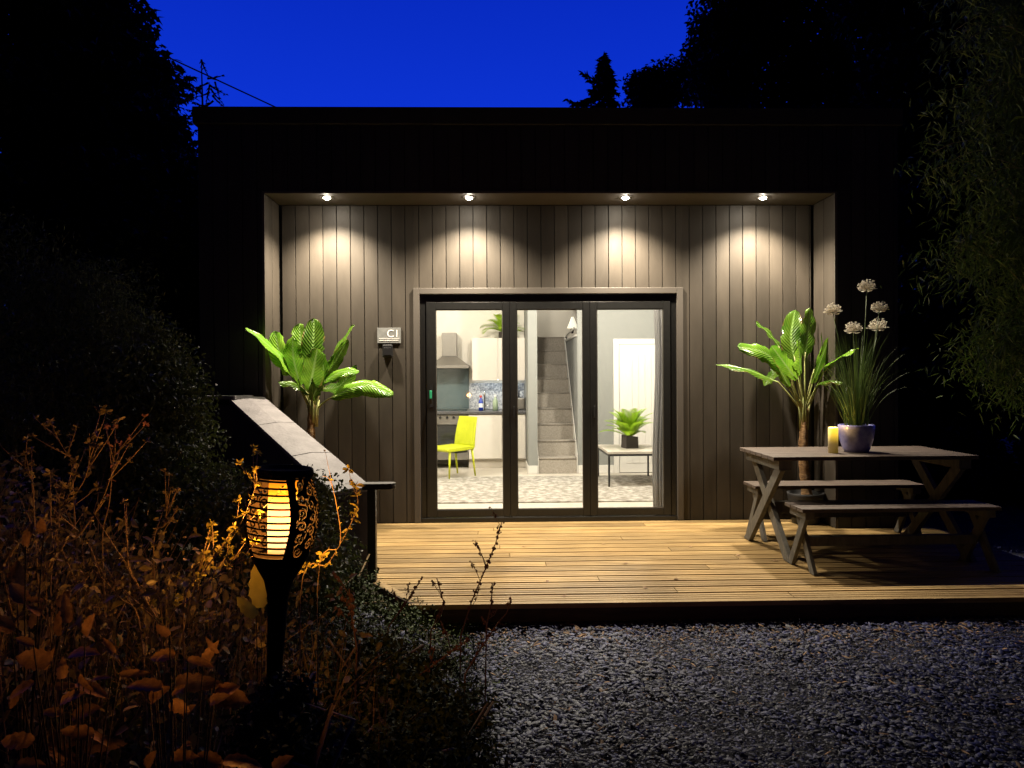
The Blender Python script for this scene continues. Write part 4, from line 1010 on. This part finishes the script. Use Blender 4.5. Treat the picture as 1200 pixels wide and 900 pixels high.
def mat_flame():
    m = bpy.data.materials.new('flame_diffuser'); m.use_nodes = True; n = m.node_tree.nodes; l = m.node_tree.links; b = n['Principled BSDF']
    t = n.new('ShaderNodeTexCoord'); s_ = n.new('ShaderNodeSeparateXYZ'); l.new(t.outputs['Object'], s_.inputs[0])
    rp = n.new('ShaderNodeMapRange'); rp.inputs[1].default_value = z1; rp.inputs[2].default_value = z2; l.new(s_.outputs['Z'], rp.inputs[0])
    cr_ = n.new('ShaderNodeValToRGB'); E_ = cr_.color_ramp.elements; E_[0].position = .0; E_[0].color = (1.0, .30, .03, 1); E_[1].position = 1.; E_[1].color = (.80, .16, .0, 1)
    a = E_.new(.15); a.color = (1, .62, .24, 1); a = E_.new(.55); a.color = (1, .60, .22, 1); a = E_.new(.74); a.color = (.95, .40, .01, 1)
    l.new(rp.outputs[0], cr_.inputs[0]); l.new(cr_.outputs[0], b.inputs['Emission Color'])
    sr = n.new('ShaderNodeMapRange'); sr.inputs[1].default_value = .60; sr.inputs[2].default_value = .85; sr.inputs[3].default_value = 2.6; sr.inputs[4].default_value = 1.05
    l.new(rp.outputs[0], sr.inputs[0]); l.new(sr.outputs[0], b.inputs['Emission Strength'])
    b.inputs['Base Color'].default_value = (.06, .025, .006, 1); b.inputs['Specular IOR Level'].default_value = 0
    # frosted sleeve: part of the lamp's own light passes straight through
    tr = n.new('ShaderNodeBsdfTransparent'); ms = n.new('ShaderNodeMixShader'); ms.inputs[0].default_value = .35
    l.new(b.outputs[0], ms.inputs[1]); l.new(tr.outputs[0], ms.inputs[2]); l.new(ms.outputs[0], n['Material Output'].inputs[0])
    return m
MB().lathe([(.024, z1+.004), (.027, z1+.05), (.0285, z1+.10), (.028, z2-.012)], 32).build('flame_diffuser', mat_flame(), torch)
ld = bpy.data.lights.new('torch', 'POINT'); ld.energy = TORCH_W; ld.color = (1, .41, .07); ld.shadow_soft_size = .030
lo = bpy.data.objects.new('glow', ld); COL.objects.link(lo); lo.parent = torch; lo.location = (0, 0, (z1+z2)/2-.01)

# ------------------------------------------------------------------ trees
def PX(a, c, Y, r, ry=None, rz=None):
    p = P(a, c, Y); k = Y/F; return (p.x, p.y, p.z, r*k, (ry or r)*k, (rz or r)*k)
# big broadleaf left
def tree(lab, base, cl, n, size, r0, tpl=OVAL, m=LFD, per=9, sub=.42, tilt=1.0, nt_=7, cat='tree', group=None, name='tree'):
    o = thing(name, lab, cat, (0, 0, 0), group=group)
    tips = [c[:3] for c in cl][:nt_]
    limbs(base, tips, r0, BARK, o)
    sc_ = sub_clumps(cl, per, sub) if per else cl
    foliage('crown', sc_, n, size, tpl, m, o, tilt)
    return o
tree('large dark broadleaf tree rising at the left edge of the garden', (-5.6, 9.0, DZ),
     [PX(-40, 0, 9, 120), PX(50, -20, 9, 78), PX(60, 70, 8.6, 88), PX(100, 40, 9.2, 42), PX(120, 130, 9, 60), PX(150, 100, 9.2, 36), PX(40, 190, 8.4, 100), PX(150, 190, 8.8, 58), PX(200, 240, 9, 48), PX(120, 280, 8.2, 90), PX(20, 300, 8, 100)],
     90000, .10, .22, tpl=LOBED, per=20, sub=.34)
hd_ = thing('hedge', 'dark overgrown hedge between the left tree and the cabin', 'hedge')
cl = [PX(60, 330, 7.6, 100), PX(170, 330, 7.6, 75), PX(225, 290, 7.8, 50), PX(235, 380, 7.8, 60), PX(215, 230, 8.2, 30), PX(130, 420, 7.2, 110), PX(260, 470, 7.5, 60)]
limbs((-4.2, 7.7, DZ), [c[:3] for c in cl[:5]], .08, BARK, hd_, 'stem'); foliage('foliage', sub_clumps(cl, 16, .32), 44000, .08, LOBED, LFD, hd_)
# bare larch-like sapling behind the roof and drooping fir boughs
def needle_tree(lab, base, top, boughs, seed, need=.05, dens=60, name='fir_tree'):
    rnd = random.Random(seed); o = thing(name, lab, 'tree', (0, 0, 0)); b = MB(); base = Vector(base); top = Vector(top)
    b.tube([base, base.lerp(top, .5), top], [.12, .06, .008], 7)
    nb = MB()
    for (a, c, sag) in boughs:
        a = Vector(a); c = Vector(c); md = a.lerp(c, .5)+Vector((0, 0, -sag)); pts = [a, a.lerp(md, .5)+Vector((0, 0, -sag*.3)), md, c]
        b.tube(pts, [.022, .016, .011, .003], 5); L_ = (c-a).length
        for q in range(int(dens*L_)):
            t = rnd.random(); p = (a*(1-t)**2+md*2*t*(1-t)+c*t*t); d = (c-a).normalized()
            e_ = (Vector((rnd.uniform(-1, 1), rnd.uniform(-1, 1), rnd.uniform(-.9, .5)))+d*.8).normalized()*need*rnd.uniform(.6, 1.6)*(1.15-.6*t)
            s_ = e_.cross(Vector((rnd.random(), rnd.random(), rnd.random()))).normalized()*need*.11
            nb.add([p-s_, p+e_*.5-s_*1.4, p+e_, p+e_*.5+s_*1.4, p+s_], [(0, 1, 2, 3, 4)])
    b.build('trunk', BARK, o); nb.build('needles', LFC, o)
    return o
bg_ = []
T = P(241, 76, 14.5); Bb = Vector((T.x+.05, 14.5, DZ))
for (a, c_) in [((243, 92), (262, 88)), ((244, 97), (222, 104)), ((246, 100), (268, 112)), ((247, 104), (262, 122)), ((246, 108), (226, 114)), ((249, 112), (266, 128)), ((250, 118), (232, 130)), ((246, 99), (240, 128)), ((252, 96), (258, 116)), ((236, 70), (245, 92)),
                ((240, 124), (222, 118)), ((238, 130), (216, 128))]:
    p0_, p1_ = P(*a, 14.5), P(*c_, 14.5); bg_.append((p0_, p1_, .02))
needle_tree('thin bare topped conifer just above the left corner of the roof', Bb, P(236, 70, 14.5), bg_, 3, .075, 48, 'conifer')
bg_ = []
for (a, c_) in [((185, 150), (230, 142)), ((188, 160), (232, 152)), ((190, 168), (234, 165)), ((192, 178), (232, 176)), ((200, 130), (215, 140)), ((196, 146), (226, 132)), ((195, 188), (236, 186))]:
    bg_.append((P(*a, 11), P(*c_, 11), .10))
needle_tree('drooping conifer with ragged boughs between left tree and roof', (P(190, 400, 11).x, 11, DZ), P(188, 128, 11), bg_, 5, .12, 60, 'conifer')
# fir peeping over the roof
bg_ = []; rnd = random.Random(4); Yf = 19.
for k in range(46):
    t = k/45; yy = 66+t*95; wpx = (4+34*t**.8)*(1 if t < .75 else 1.15); s_ = (-1) ** k
    if s_ < 0: wpx *= 1.0+.45*(t > .45)
    bg_.append((P(708+2*t, yy-4, Yf+rnd.uniform(-.3, .3)), P(708+s_*wpx*rnd.uniform(.55, 1.08), yy+6+rnd.uniform(0, 8), Yf+rnd.uniform(-.6, .6)), .10))
bg_.append((P(700, 122, Yf), P(664, 116, Yf), .22)); bg_.append((P(700, 96, Yf), P(682, 84, Yf), .16))
needle_tree('dark pointed fir tree peeping over the middle of the roof', (P(710, 300, Yf).x, Yf, DZ), P(708, 60, Yf), bg_, 6, .17, 90)
# tall trees behind right
tree('tall airy tree behind the cabin with sky showing through its crown', (P(900, 300, 15).x, 15, DZ),
     [PX(905, 20, 15, 60), PX(880, 70, 15, 48), PX(960, 50, 15, 62), PX(850, 35, 15, 24), PX(1010, 90, 15, 52), PX(930, -40, 15, 80), PX(1010, 0, 15, 70), PX(850, 100, 15, 34), PX(930, 110, 15, 44), PX(1000, 140, 15, 44), PX(862, -10, 15, 30)],
     42000, .115, .2, tpl=OVAL, per=17, sub=.42)
tree('bushy dark tree rising over the roof right of the pointed fir', (P(790, 300, 17).x, 17, DZ),
     [PX(800, 105, 17, 38), PX(770, 110, 17, 22), PX(835, 95, 17, 34), PX(825, 60, 17, 16), PX(756, 98, 17, 9), PX(862, 110, 17, 34)],
     16000, .10, .18, per=12, sub=.34)
tree('tall dark tree standing beyond the right corner of the cabin', (P(1120, 300, 11).x, 11, DZ),
     [PX(1080, 60, 11, 60), PX(1140, 0, 11, 90), PX(1100, 150, 11, 62), PX(1160, 120, 11, 80), PX(1120, 250, 11, 90), PX(1190, 250, 11, 90), PX(1060, -20, 11, 50), PX(1110, 360, 10.5, 90), PX(1190, 400, 10.5, 90)],
     80000, .12, .2, tpl=LOBED, per=20, sub=.46)
hd_ = thing('hedge', 'dark hedge beyond the deck right of the cabin', 'hedge')
cl = [PX(1080, 480, 9.5, 80), PX(1180, 480, 9.5, 90), PX(1040, 560, 9.0, 50), PX(1120, 580, 9, 60), PX(1200, 580, 9, 60)]
limbs((P(1120, 500, 9.5).x, 9.5, DZ), [c[:3] for c in cl[:4]], .06, BARK, hd_, 'stem'); foliage('foliage', sub_clumps(cl, 16, .34), 40000, .09, LOBED, LFD, hd_)
# bamboo at right: arching canes with hanging leaves
bb = thing('bamboo', 'arching bamboo clump with narrow green leaves at the right edge', 'bamboo'); rnd = random.Random(21)
cb = MB(); lp, lr, ls = [], [], []
base = Vector((3.35, 3.9, DZ))
ends = []
for k in range(120):
    f = rnd.random(); ex = 1092+rnd.uniform(0, 170); ey = rnd.uniform(-60, 455)
    lim = 1092 + max(0, ey-365)*.85 + 14*math.sin(ey*.03); ex = max(ex, lim+rnd.uniform(0, 20))
    ends.append((P(ex, ey, rnd.uniform(3.7, 4.7)), ex))
for e_, ex in ends:
    s_ = base+Vector((rnd.uniform(-.1, .5), rnd.uniform(-.4, .4), 0)); h = max(e_.z+rnd.uniform(.3, .9), 2.0); ap = Vector((s_.x*.6+e_.x*.4, s_.y*.6+e_.y*.4, h))
    pts = []
    for i_ in range(15):
        t = i_/14; pts.append(s_*(1-t)**2+ap*2*t*(1-t)+e_*t*t+Vector((0, 0, .0)))
    cb.tube(pts, [.009*(1-.85*i_/14) for i_ in range(15)], 5)
    for i_ in range(6, 15):
        for q in range(30):
            p = pts[i_]+Vector((rnd.gauss(0, .10), rnd.gauss(0, .10), rnd.gauss(-.04, .09)))
            lp.append(p); lr.append((rnd.gauss(0, .5), rnd.uniform(.1, 1.15), rnd.uniform(0, 6.28))); ls.append(rnd.uniform(.045, .095))
cb.build('canes', BANS, bb)
lr = np.array(lr); scatter('foliage', NARROW, np.array([tuple(p) for p in lp]), rotm(lr[:, 0], lr[:, 1], lr[:, 2]), np.array(ls), LFB, bb)
# belt of far woodland closing the view at both sides
cl = []
for k in range(26):
    s_ = -1 if k % 2 else 1; cl.append((s_*rng.uniform(5.5, 16)+(.5 if s_ > 0 else -1.5), rng.uniform(15, 22), rng.uniform(.8, 3.2), 1.6, 1.2, 1.9))
cl.append((9.5, 12.5, 3.6, 1.6, 1, 1.6)); cl.append((8.4, 12.0, 4.6, 1.2, 1, 1.2)); cl.append((7.2, 11.5, 3.2, 1.2, 1, 1.6))
for k in range(22): cl.append((rng.uniform(4.8, 12), rng.uniform(11, 15), rng.uniform(.2, 2.2), 1.3, 1.0, 1.1)); cl.append((-rng.uniform(4.4, 11), rng.uniform(7.5, 12), rng.uniform(.2, 2.0), 1.1, 1.0, 1.1))
for k in range(10): cl.append((6.5+rng.uniform(-1, 4), rng.uniform(13, 17), rng.uniform(2, 6.5), 1.3, 1.0, 1.3)); cl.append((-7-rng.uniform(-1, 4), rng.uniform(11, 14), rng.uniform(1, 6), 1.4, 1.0, 1.3))
o = foliage('woodland', cl, 90000, .17, LOBED, LFD, None); tag(o, 'dark mass of woodland behind and beside the cabin', kind='stuff')
# overhead cable
cbp = [P(-60, -45, 10.2), P(40, -3, 10.6), P(160, 50, 11), P(240, 87, 11.6), P(326, 127, 12.4), P(420, 168, 13.4)]
tag(MB().tube(cbp, .011, 6).build('overhead_cable', CABLEM), 'thin black overhead cable crossing the sky down to the roof', 'cable')

# ------------------------------------------------------------------ shrubs on the left bank
def shrub(lab, cl, n, size, m, tpl=OVAL, name='shrub', cat='shrub', sub=.16, per=14, tilt=1.1):
    o = thing(name, lab, cat, (0, 0, 0)); c0 = cl[0]; bz = float(bank_h(c0[0], c0[1]))
    limbs((c0[0], c0[1], bz-.02), [c[:3] for c in cl[:8]], .016, STM, o, 'stem')
    foliage('foliage', sub_clumps(cl, per, sub), n, size, tpl, m, o, tilt); return o
shrub('tall dark feathery shrub at the left edge behind the weeds', [PX(-10, 340, 3.8, 70), PX(50, 350, 3.9, 55), PX(30, 430, 3.6, 80), PX(110, 400, 3.8, 60), PX(60, 510, 3.4, 70), PX(-20, 480, 3.3, 90), PX(100, 340, 4.0, 28)], 26000, .032, LFS, NARROW, sub=.20)
shrub('mounded green shrub sloping down towards the cabin wall', [PX(150, 420, 4.1, 52), PX(180, 452, 4.1, 40), PX(150, 490, 3.8, 65), PX(185, 500, 4.0, 36), PX(190, 565, 3.7, 48), PX(150, 570, 3.5, 60)], 26000, .028, LFS, PLEAF, sub=.17)
shrub('low leafy shrub between the torch and the sloping wall', [PX(236, 575, 3.6, 30), PX(278, 605, 3.4, 28), PX(250, 600, 3.2, 55), PX(300, 620, 3.1, 45), PX(345, 590, 3.5, 26), PX(345, 650, 3.2, 36), PX(372, 655, 3.6, 26)], 13000, .026, LFS, PLEAF, sub=.13)
shrub('small leaved creeping shrub at the foot of the rail post', [PX(400, 700, 4.2, 36), PX(380, 690, 3.9, 30), PX(430, 722, 4.1, 30), PX(360, 720, 3.6, 34), PX(470, 735, 4.1, 20)], 9000, .022, LFG, OVAL, sub=.10)
# loose ground cover over the bank
n = 26000; x = -.02-2.6*rng.random(n)**1.25; y = rng.uniform(1.3, 4.6, n); x = x + .10*(y > 3)
z = bank_h(x, y)+rng.random(n)**2*.10*np.clip((-x-.10)*4, .12, 1)
o = scatter('ground_cover', OVAL, np.stack([x, y, z], -1), rrot(n, .9), .018*rng.uniform(.5, 1.7, n), LFG); tag(o, 'low mixed leafy ground cover over the dark bank', kind='stuff')
# fine grassy sprigs mass
n = 5000; x = -.08-1.9*rng.random(n)**1.1; y = rng.uniform(1.5, 4.4, n); z = bank_h(x, y)
o = scatter('grass', NARROW, np.stack([x, y, z], -1), rotm(rng.normal(0, .3, n), rng.uniform(-1.5, -.7, n), rng.uniform(0, 6.28, n)), np.stack([rng.uniform(.04, .11, n), .03*np.ones(n), .05*np.ones(n)], -1), LFG); tag(o, 'thin grass blades among the ground cover', kind='stuff')

# weeds with whorls of little leaves along thin stems
def weed(lab, path, n_side, leaf, m, seed, cat='weed', smat=None, whorl=5, side=.09, rad=.0016, every=.03, group=None, name='weed'):
    """path: [(px,py,Y)...] from root to tip"""
    rnd = random.Random(seed); o = thing(name, lab, cat, (0, 0, 0), group=group); pts = [P(*p) for p in path]
    g0 = pts[0]; gz = float(bank_h(g0.x, g0.y)); 
    if g0.z > gz: pts = [Vector((g0.x+.01, g0.y+.01, gz-.01))]+pts
    fine = []
    for i_ in range(len(pts)-1):
        for q in range(6):
            t = q/6; k = lambda j: pts[max(0, min(len(pts)-1, j))]; p0_, p1_, p2_, p3_ = k(i_-1), k(i_), k(i_+1), k(i_+2)
            fine.append(.5*((2*p1_)+(-p0_+p2_)*t+(2*p0_-5*p1_+4*p2_-p3_)*t*t+(-p0_+3*p1_-3*p2_+p3_)*t**3))
    fine.append(pts[-1]); b = MB(); nf = len(fine); b.tube(fine, [rad*(1.2-.8*i_/nf) for i_ in range(nf)], 5); lb = MB()
    def lf(p, d, L_):
        d = d.normalized(); s_ = d.cross(Vector((rnd.uniform(-1, 1), -1, rnd.uniform(-1, 1)))).normalized()*L_*.20; u_ = Vector((0, 0, 1))*L_*.05
        lb.add([p, p+d*L_*.35+s_+u_, p+d*L_*.75+s_*.8, p+d*L_, p+d*L_*.75-s_*.8, p+d*L_*.35-s_+u_], [(0, 1, 2, 3), (0, 3, 4, 5)])
    def whorls(line, dens):
        acc = 0
        for i_ in range(1, len(line)):
            acc += (line[i_]-line[i_-1]).length
            if acc > dens:
                acc = 0
                for q in range(whorl):
                    d = Vector((rnd.uniform(-1, 1), rnd.uniform(-1, 1), rnd.uniform(-.6, 1))); lf(line[i_], d, leaf*rnd.uniform(.6, 1.2))
    whorls(fine[nf//4:], every)
    for k in range(n_side):
        i_ = rnd.randrange(nf//4, nf-1); p = fine[i_]; tg = (fine[i_+1]-fine[i_]).normalized(); d = (tg+Vector((rnd.uniform(-1, 1), rnd.uniform(-.6, .6), rnd.uniform(-.2, 1)))).normalized()
        L_ = side*rnd.uniform(.5, 1.3); ln = [p, p+d*L_*.5+Vector((0, 0, .004)), p+d*L_+Vector((0, 0, .012))]
        b.tube(ln, [rad*.7, rad*.6, rad*.4], 4)
        whorls([ln[0], ln[1], ln[2]], every*.5)
        for q in range(whorl): lf(ln[2], Vector((rnd.uniform(-1, 1), rnd.uniform(-1, 1), rnd.uniform(-.5, 1))), leaf)
    b.build('stem', smat or STM, o)
    if lb.v: lb.build('leaves', m, o)
    return o
weed('goosegrass stem arching up against the left side of the glowing torch', [(215, 720, 1.55), (240, 668, 1.5), (272, 630, 1.46), (292, 590, 1.44), (302, 560, 1.43)], 12, .013, YEL, 1)
weed('short sprig of goosegrass left of the torch below the arching stem', [(195, 745, 1.5), (225, 700, 1.48), (262, 668, 1.46), (296, 652, 1.45)], 9, .012, YEL, 2)
weed('upright seeded weed standing left of the torch in the flower bed', [(190, 755, 1.5), (172, 705, 1.48), (152, 668, 1.46), (150, 655, 1.46)], 9, .009, LFO, 3)
weed('thin bare stalk slanting across the dark bed', [(165, 740, 1.45), (140, 700, 1.45), (110, 668, 1.45)], 4, .008, LFO, 4)
weed('reddish weed reaching up at the far left of the bed', [(10, 660, 1.6), (60, 610, 1.6), (100, 560, 1.6), (105, 505, 1.62)], 10, .016, LFO, 5)
weed('dry branching stalk rising left of the torch', [(60, 668, 1.55), (95, 625, 1.55), (120, 585, 1.55), (134, 545, 1.56)], 6, .010, LFO, 6)
weed('sprawling brown weed with small leaves near the left edge', [(0, 760, 1.35), (35, 710, 1.35), (55, 668, 1.36), (70, 640, 1.36)], 12, .014, LFO, 7)
weed('pink headed weed standing before the green shrub', [(120, 640, 1.8), (128, 590, 1.8), (133, 540, 1.8), (136, 531, 1.8)], 6, .010, M('pink_bud', (.34, .16, .14), rough=.8), 8)
weed('sprig with narrow fronds hanging right of the torch', [(352, 700, 1.62), (385, 660, 1.6), (408, 620, 1.58), (420, 590, 1.58), (412, 568, 1.58)], 5, .017, YEL, 9, whorl=3, every=.02, side=.025, rad=.0011)
weed('thin curled tendril leaning over the sloping wall coping', [(372, 690, 1.62), (398, 640, 1.62), (394, 590, 1.62), (386, 562, 1.62), (378, 558, 1.62)], 1, .010, YEL, 10, whorl=1, rad=.0009)
for k, (a, c, e_, f_) in enumerate([(60, 730, 90, 680), (100, 800, 125, 735), (20, 720, 30, 650), (215, 800, 240, 740), (130, 760, 100, 700), (40, 600, 25, 540), (180, 640, 195, 590), (85, 560, 60, 505)]):
    weed(['low bronze weed by the left bed edge', 'low bronze weed above the large veined leaves', 'thin bronze weed hugging the left picture edge', 'small bronze weed just left of the torch pole', 'matted bronze weed in the middle of the bed', 'dim reddish weed under the tall feathery shrub', 'small upright weed in front of the mounded shrub', 'dim slender weed before the tall feathery shrub'][k],
         [(a, c, 1.5+.05*k), ((a+e_)/2+6, (c+f_)/2, 1.5+.05*k), (e_, f_, 1.5+.05*k)], 9, .012, LFO, 30+k, side=.07)
# seed-headed stalks in front of the deck
def stalk(lab, path, seed, hd_=.004, dens=26, br=3):
    rnd = random.Random(seed); o = thing('seeding_stalk', lab, 'dry stalk', (0, 0, 0)); pts = [P(*p) for p in path]; g0 = pts[0]; gz = float(bank_h(g0.x, g0.y))
    pts = [Vector((g0.x-.01, g0.y, min(gz, g0.z)-.02))]+pts; b = MB(); b.tube(pts, [.0035]+[.003*(1.1-.7*i_/len(pts)) for i_ in range(len(pts)-1)], 5); sb2 = MB()
    lines = [pts[1:]]
    for k in range(br):
        i_ = rnd.randrange(1, len(pts)-1); t = rnd.random(); p = pts[i_].lerp(pts[i_+1], t); q = p+Vector((rnd.choice([-1, 1])*rnd.uniform(.03, .06), rnd.uniform(-.03, .03), rnd.uniform(.06, .12))); b.tube([p, p.lerp(q, .5)+Vector((.006, 0, -.008)), q], .0014, 4); lines.append([p.lerp(q, .5), q])
    b.build('stem', SEED, o)
    for ln in lines:
        sb2 = MB(); Lt = sum((ln[j+1]-ln[j]).length for j in range(len(ln)-1))
        for k in range(int(dens*Lt*6)):
            j = rnd.randrange(len(ln)-1); t = rnd.random()
            if ln is lines[0] and j == 0 and t < .5: continue
            t = round(t*4)/4+rnd.uniform(-.04, .04); p = ln[j].lerp(ln[j+1], t)+Vector((rnd.gauss(0, .004), rnd.gauss(0, .004), rnd.gauss(0, .004))); r_ = hd_*rnd.uniform(.7, 1.5)
            sb2.add([p+Vector(v)*r_ for v in ((1, 0, 0), (-1, 0, 0), (0, 1, 0), (0, -1, 0), (0, 0, 1.6), (0, 0, -1.3))], [(0, 2, 4), (2, 1, 4), (1, 3, 4), (3, 0, 4), (2, 0, 5), (1, 2, 5), (3, 1, 5), (0, 3, 5)])
        if sb2.v: sb2.build('seed_head', SEED, o)
stalk('tall dry seeding stalk silhouetted against the lit deck', [(540, 745, 3.2), (553, 704, 3.2), (570, 664, 3.2), (581, 636, 3.2), (588, 612, 3.2)], 1, br=5)
stalk('short dry stalk left of the tall one in front of the deck', [(505, 740, 3.3), (520, 706, 3.3), (512, 678, 3.3)], 2, br=2)
stalk('leaning dry stalk nearest the deck corner', [(455, 735, 3.4), (480, 700, 3.4), (494, 678, 3.4)], 3, br=2)
stalk('small dry stalk right of the tall one', [(570, 735, 3.2), (576, 705, 3.2), (577, 683, 3.2)], 4, br=1)
stalk('pale seeding stalk standing in the bank beside the torch pole', [(418, 760, 2.4), (412, 720, 2.4), (409, 690, 2.4)], 5, .005, br=3)
stalk('reddish dry stalk arching over the gravel edge', [(480, 800, 2.6), (520, 770, 2.6), (548, 750, 2.6)], 6, br=2)
stalk('brown dry stalk spreading at the gravel edge below the deck corner', [(545, 790, 2.7), (560, 765, 2.7), (585, 728, 2.7)], 7, br=4)
# veined broad leaves at the lower left
def vleaf(b, p, d, nrm, L_, W_, droop=.3, seed=0, teeth=True):
    rnd = random.Random(seed); d = d.normalized(); s_ = d.cross(nrm).normalized(); u_ = s_.cross(d).normalized(); n = 9; rows = []
    for i_ in range(n+1):
        t = i_/n; w = W_*1.75*(t+.04)**.55*(1-t*.995)**.8*(1+(.12*((i_ % 2)*2-1) if teeth else 0)); c = p+d*L_*t-u_*droop*L_*t*t
        rows.append([c-s_*w+u_*w*.25, c-s_*w*.5+u_*w*.04, c, c+s_*w*.5+u_*w*.04, c+s_*w+u_*w*.25])
    o = len(b.v)
    for r_ in rows: b.v += [tuple(v) for v in r_]
    for i_ in range(n):
        for j in range(4): b.f.append((o+i_*5+j, o+(i_+1)*5+j, o+(i_+1)*5+j+1, o+i_*5+j+1)); b.mi.append(0); b.sm.append(True)
def mat_vein():
    m = M('veined_leaf', (.13, .065, .02), (.40, .22, .07), scale=34, rough=.45, trans=.30, island=.3, spec=.25, bump=1., bscale=60, bdist=.004); return m
VL = mat_vein(); DSTM = M('dark_stem', (.018, .011, .006), rough=.9)
def leafy(lab, root, leaves, seed, m=VL, Y=1.12):
    rnd = random.Random(seed); o = thing('broad_leaved_plant', lab, 'plant', (0, 0, 0)); r0 = P(*root, Y); r0.z = min(r0.z, float(bank_h(r0.x, r0.y)))
    ex = [(a+rnd.uniform(-40, 40), c+rnd.uniform(-25, 30), ang+rnd.uniform(-70, 70), Lp*rnd.uniform(.5, .85), Wp*rnd.uniform(.5, .9), fo) for (a, c, ang, Lp, Wp, fo) in leaves] if m is VL else []
    for (a, c, ang, Lp, Wp, fo) in leaves+ex:
        y_ = Y+rnd.uniform(-.10, .20); fo = fo*rnd.uniform(.3, 1.6); p = P(a, c, y_); k = y_/F; d = Vector((math.cos(R(ang)), -.25+rnd.uniform(-.2, .2), math.sin(R(ang)))); nr = Vector((rnd.uniform(-.7, .7), -fo-rnd.uniform(0, .9), 1.0))
        b = MB(); vleaf(b, p, d, nr, Lp*k, Wp*k*rnd.uniform(.7, 1.05), rnd.uniform(.1, .6), rnd.random()); b.tube([r0, r0.lerp(p, .6)+Vector((0, 0, .02)), p], [.0018, .0013, .0009], 5, mi=1); b.build('leaf', [m, DSTM], o)
leafy('broad veined leaves spreading left of the torch pole', (205, 860), [(205, 800, 10, 48, 15, .9), (250, 812, -5, 42, 18, .7), (190, 806, 160, 40, 13, .8), (238, 778, 60, 30, 10, .6), (220, 772, -10, 30, 9, .5), (205, 768, 175, 30, 10, .6), (202, 820, -50, 24, 12, .8), (252, 818, 40, 30, 14, .8)], 1)
leafy('broad dull leaves lying in the bottom left corner', (60, 930), [(40, 868, 175, 44, 13, .7), (50, 866, 5, 44, 12, .6), (95, 875, 10, 48, 12, .6), (70, 880, -40, 40, 12, .6), (110, 860, 160, 36, 12, .6), (20, 895, 10, 40, 10, .6), (85, 840, 30, 40, 12, .7)], 2)
leafy('reddish leaf cluster at the very bottom beside the torch', (270, 940), [(262, 892, 10, 42, 16, .8), (258, 895, 150, 30, 12, .8), (280, 900, 0, 36, 14, .8), (200, 890, 20, 30, 12, .8)], 3, Y=1.06)
leafy('dim red leaves in the middle of the left bed', (85, 850), [(60, 775, 165, 40, 18, .8), (80, 770, 30, 40, 18, .8), (90, 800, -10, 44, 12, .6), (100, 745, 70, 28, 12, .7), (40, 800, 200, 34, 12, .6), (140, 790, 5, 34, 9, .5), (55, 805, 5, 36, 8, .5)], 4)
leafy('rusty leaves scattered along the left edge', (25, 800), [(20, 690, 80, 34, 14, .9), (35, 735, 60, 30, 13, .8), (15, 740, 120, 30, 12, .8), (70, 745, 100, 28, 12, .9), (30, 640, 70, 30, 12, .9), (80, 730, 95, 32, 10, .9)], 5, Y=1.25)
leafy('tall yellow green leaf standing just behind the torch pole', (306, 800), [(306, 712, 96, 54, 15, 3.), (300, 722, 130, 30, 12, 3.)], 6, m=YEL, Y=1.6)
leafy('dark strap leaves at the bottom centre of the bed', (400, 930), [(385, 895, 60, 44, 10, 1.5), (420, 880, 120, 40, 12, 1.), (340, 890, 80, 40, 10, 1.2), (370, 870, 20, 40, 12, 1.)], 7, m=LFG, Y=1.7)

# tangled small leaved undergrowth round the torch, over the bank
n = 15000; x = -.30-1.5*rng.random(n)**.9; y = rng.uniform(1.25, 2.6, n); hh = rng.random(n)**1.5*(.30+.12*np.sin(x*7)+.10*np.sin(y*6+x*3)); z = bank_h(x, y)+hh
kp = ~((np.abs(x+.44) < .10) & (y < 1.62)) & (z < 1.345-(.00+.17*(y-1.25))-.10+.10*np.clip(-x-.9, 0, 1)); x, y, z = x[kp], y[kp], z[kp]; n = len(x)
o = scatter('undergrowth', PLEAF, np.stack([x, y, z], -1), rrot(n, 1.2), .017*(.45+1.9*rng.random(n)**2.2), LFO); tag(o, 'tangled bronze and olive undergrowth around the garden torch', kind='stuff')
n = 1500; x = -.30-1.5*rng.random(n); y = rng.uniform(1.3, 2.4, n); z = bank_h(x, y)
kp = ~((np.abs(x+.44) < .10) & (y < 1.62)); x, y, z = x[kp], y[kp], z[kp]; n = len(x)
o = scatter('dry_stems', NARROW, np.stack([x, y, z], -1), rotm(rng.normal(0, .3, n), rng.uniform(-1.6, -.5, n), rng.uniform(0, 6.28, n)), np.stack([rng.uniform(.10, .38, n), .02*np.ones(n), .05*np.ones(n)], -1), STM); tag(o, 'fine dry stems mixed through the undergrowth', kind='stuff')

shrub('dark green leafy clump hiding the foot of the torch pole', [PX(325, 850, 1.38, 40), PX(300, 880, 1.36, 40), PX(355, 870, 1.40, 40), PX(330, 815, 1.40, 14)], 2600, .016, LFG, PLEAF, sub=.035, per=16)
shrub('low dark green plant between the torch and the gravel', [PX(400, 790, 2.7, 52), PX(440, 830, 2.5, 50), PX(370, 830, 2.4, 50), PX(480, 790, 2.9, 34), PX(500, 860, 2.4, 40)], 11000, .024, LFG, PLEAF, sub=.09, per=16)
shrub('trailing green plant at the near edge of the gravel bed', [PX(540, 845, 2.6, 26), PX(530, 890, 2.35, 30), PX(470, 890, 2.2, 46), PX(400, 890, 2.0, 50)], 7000, .022, LFG, PLEAF, sub=.08, per=14)
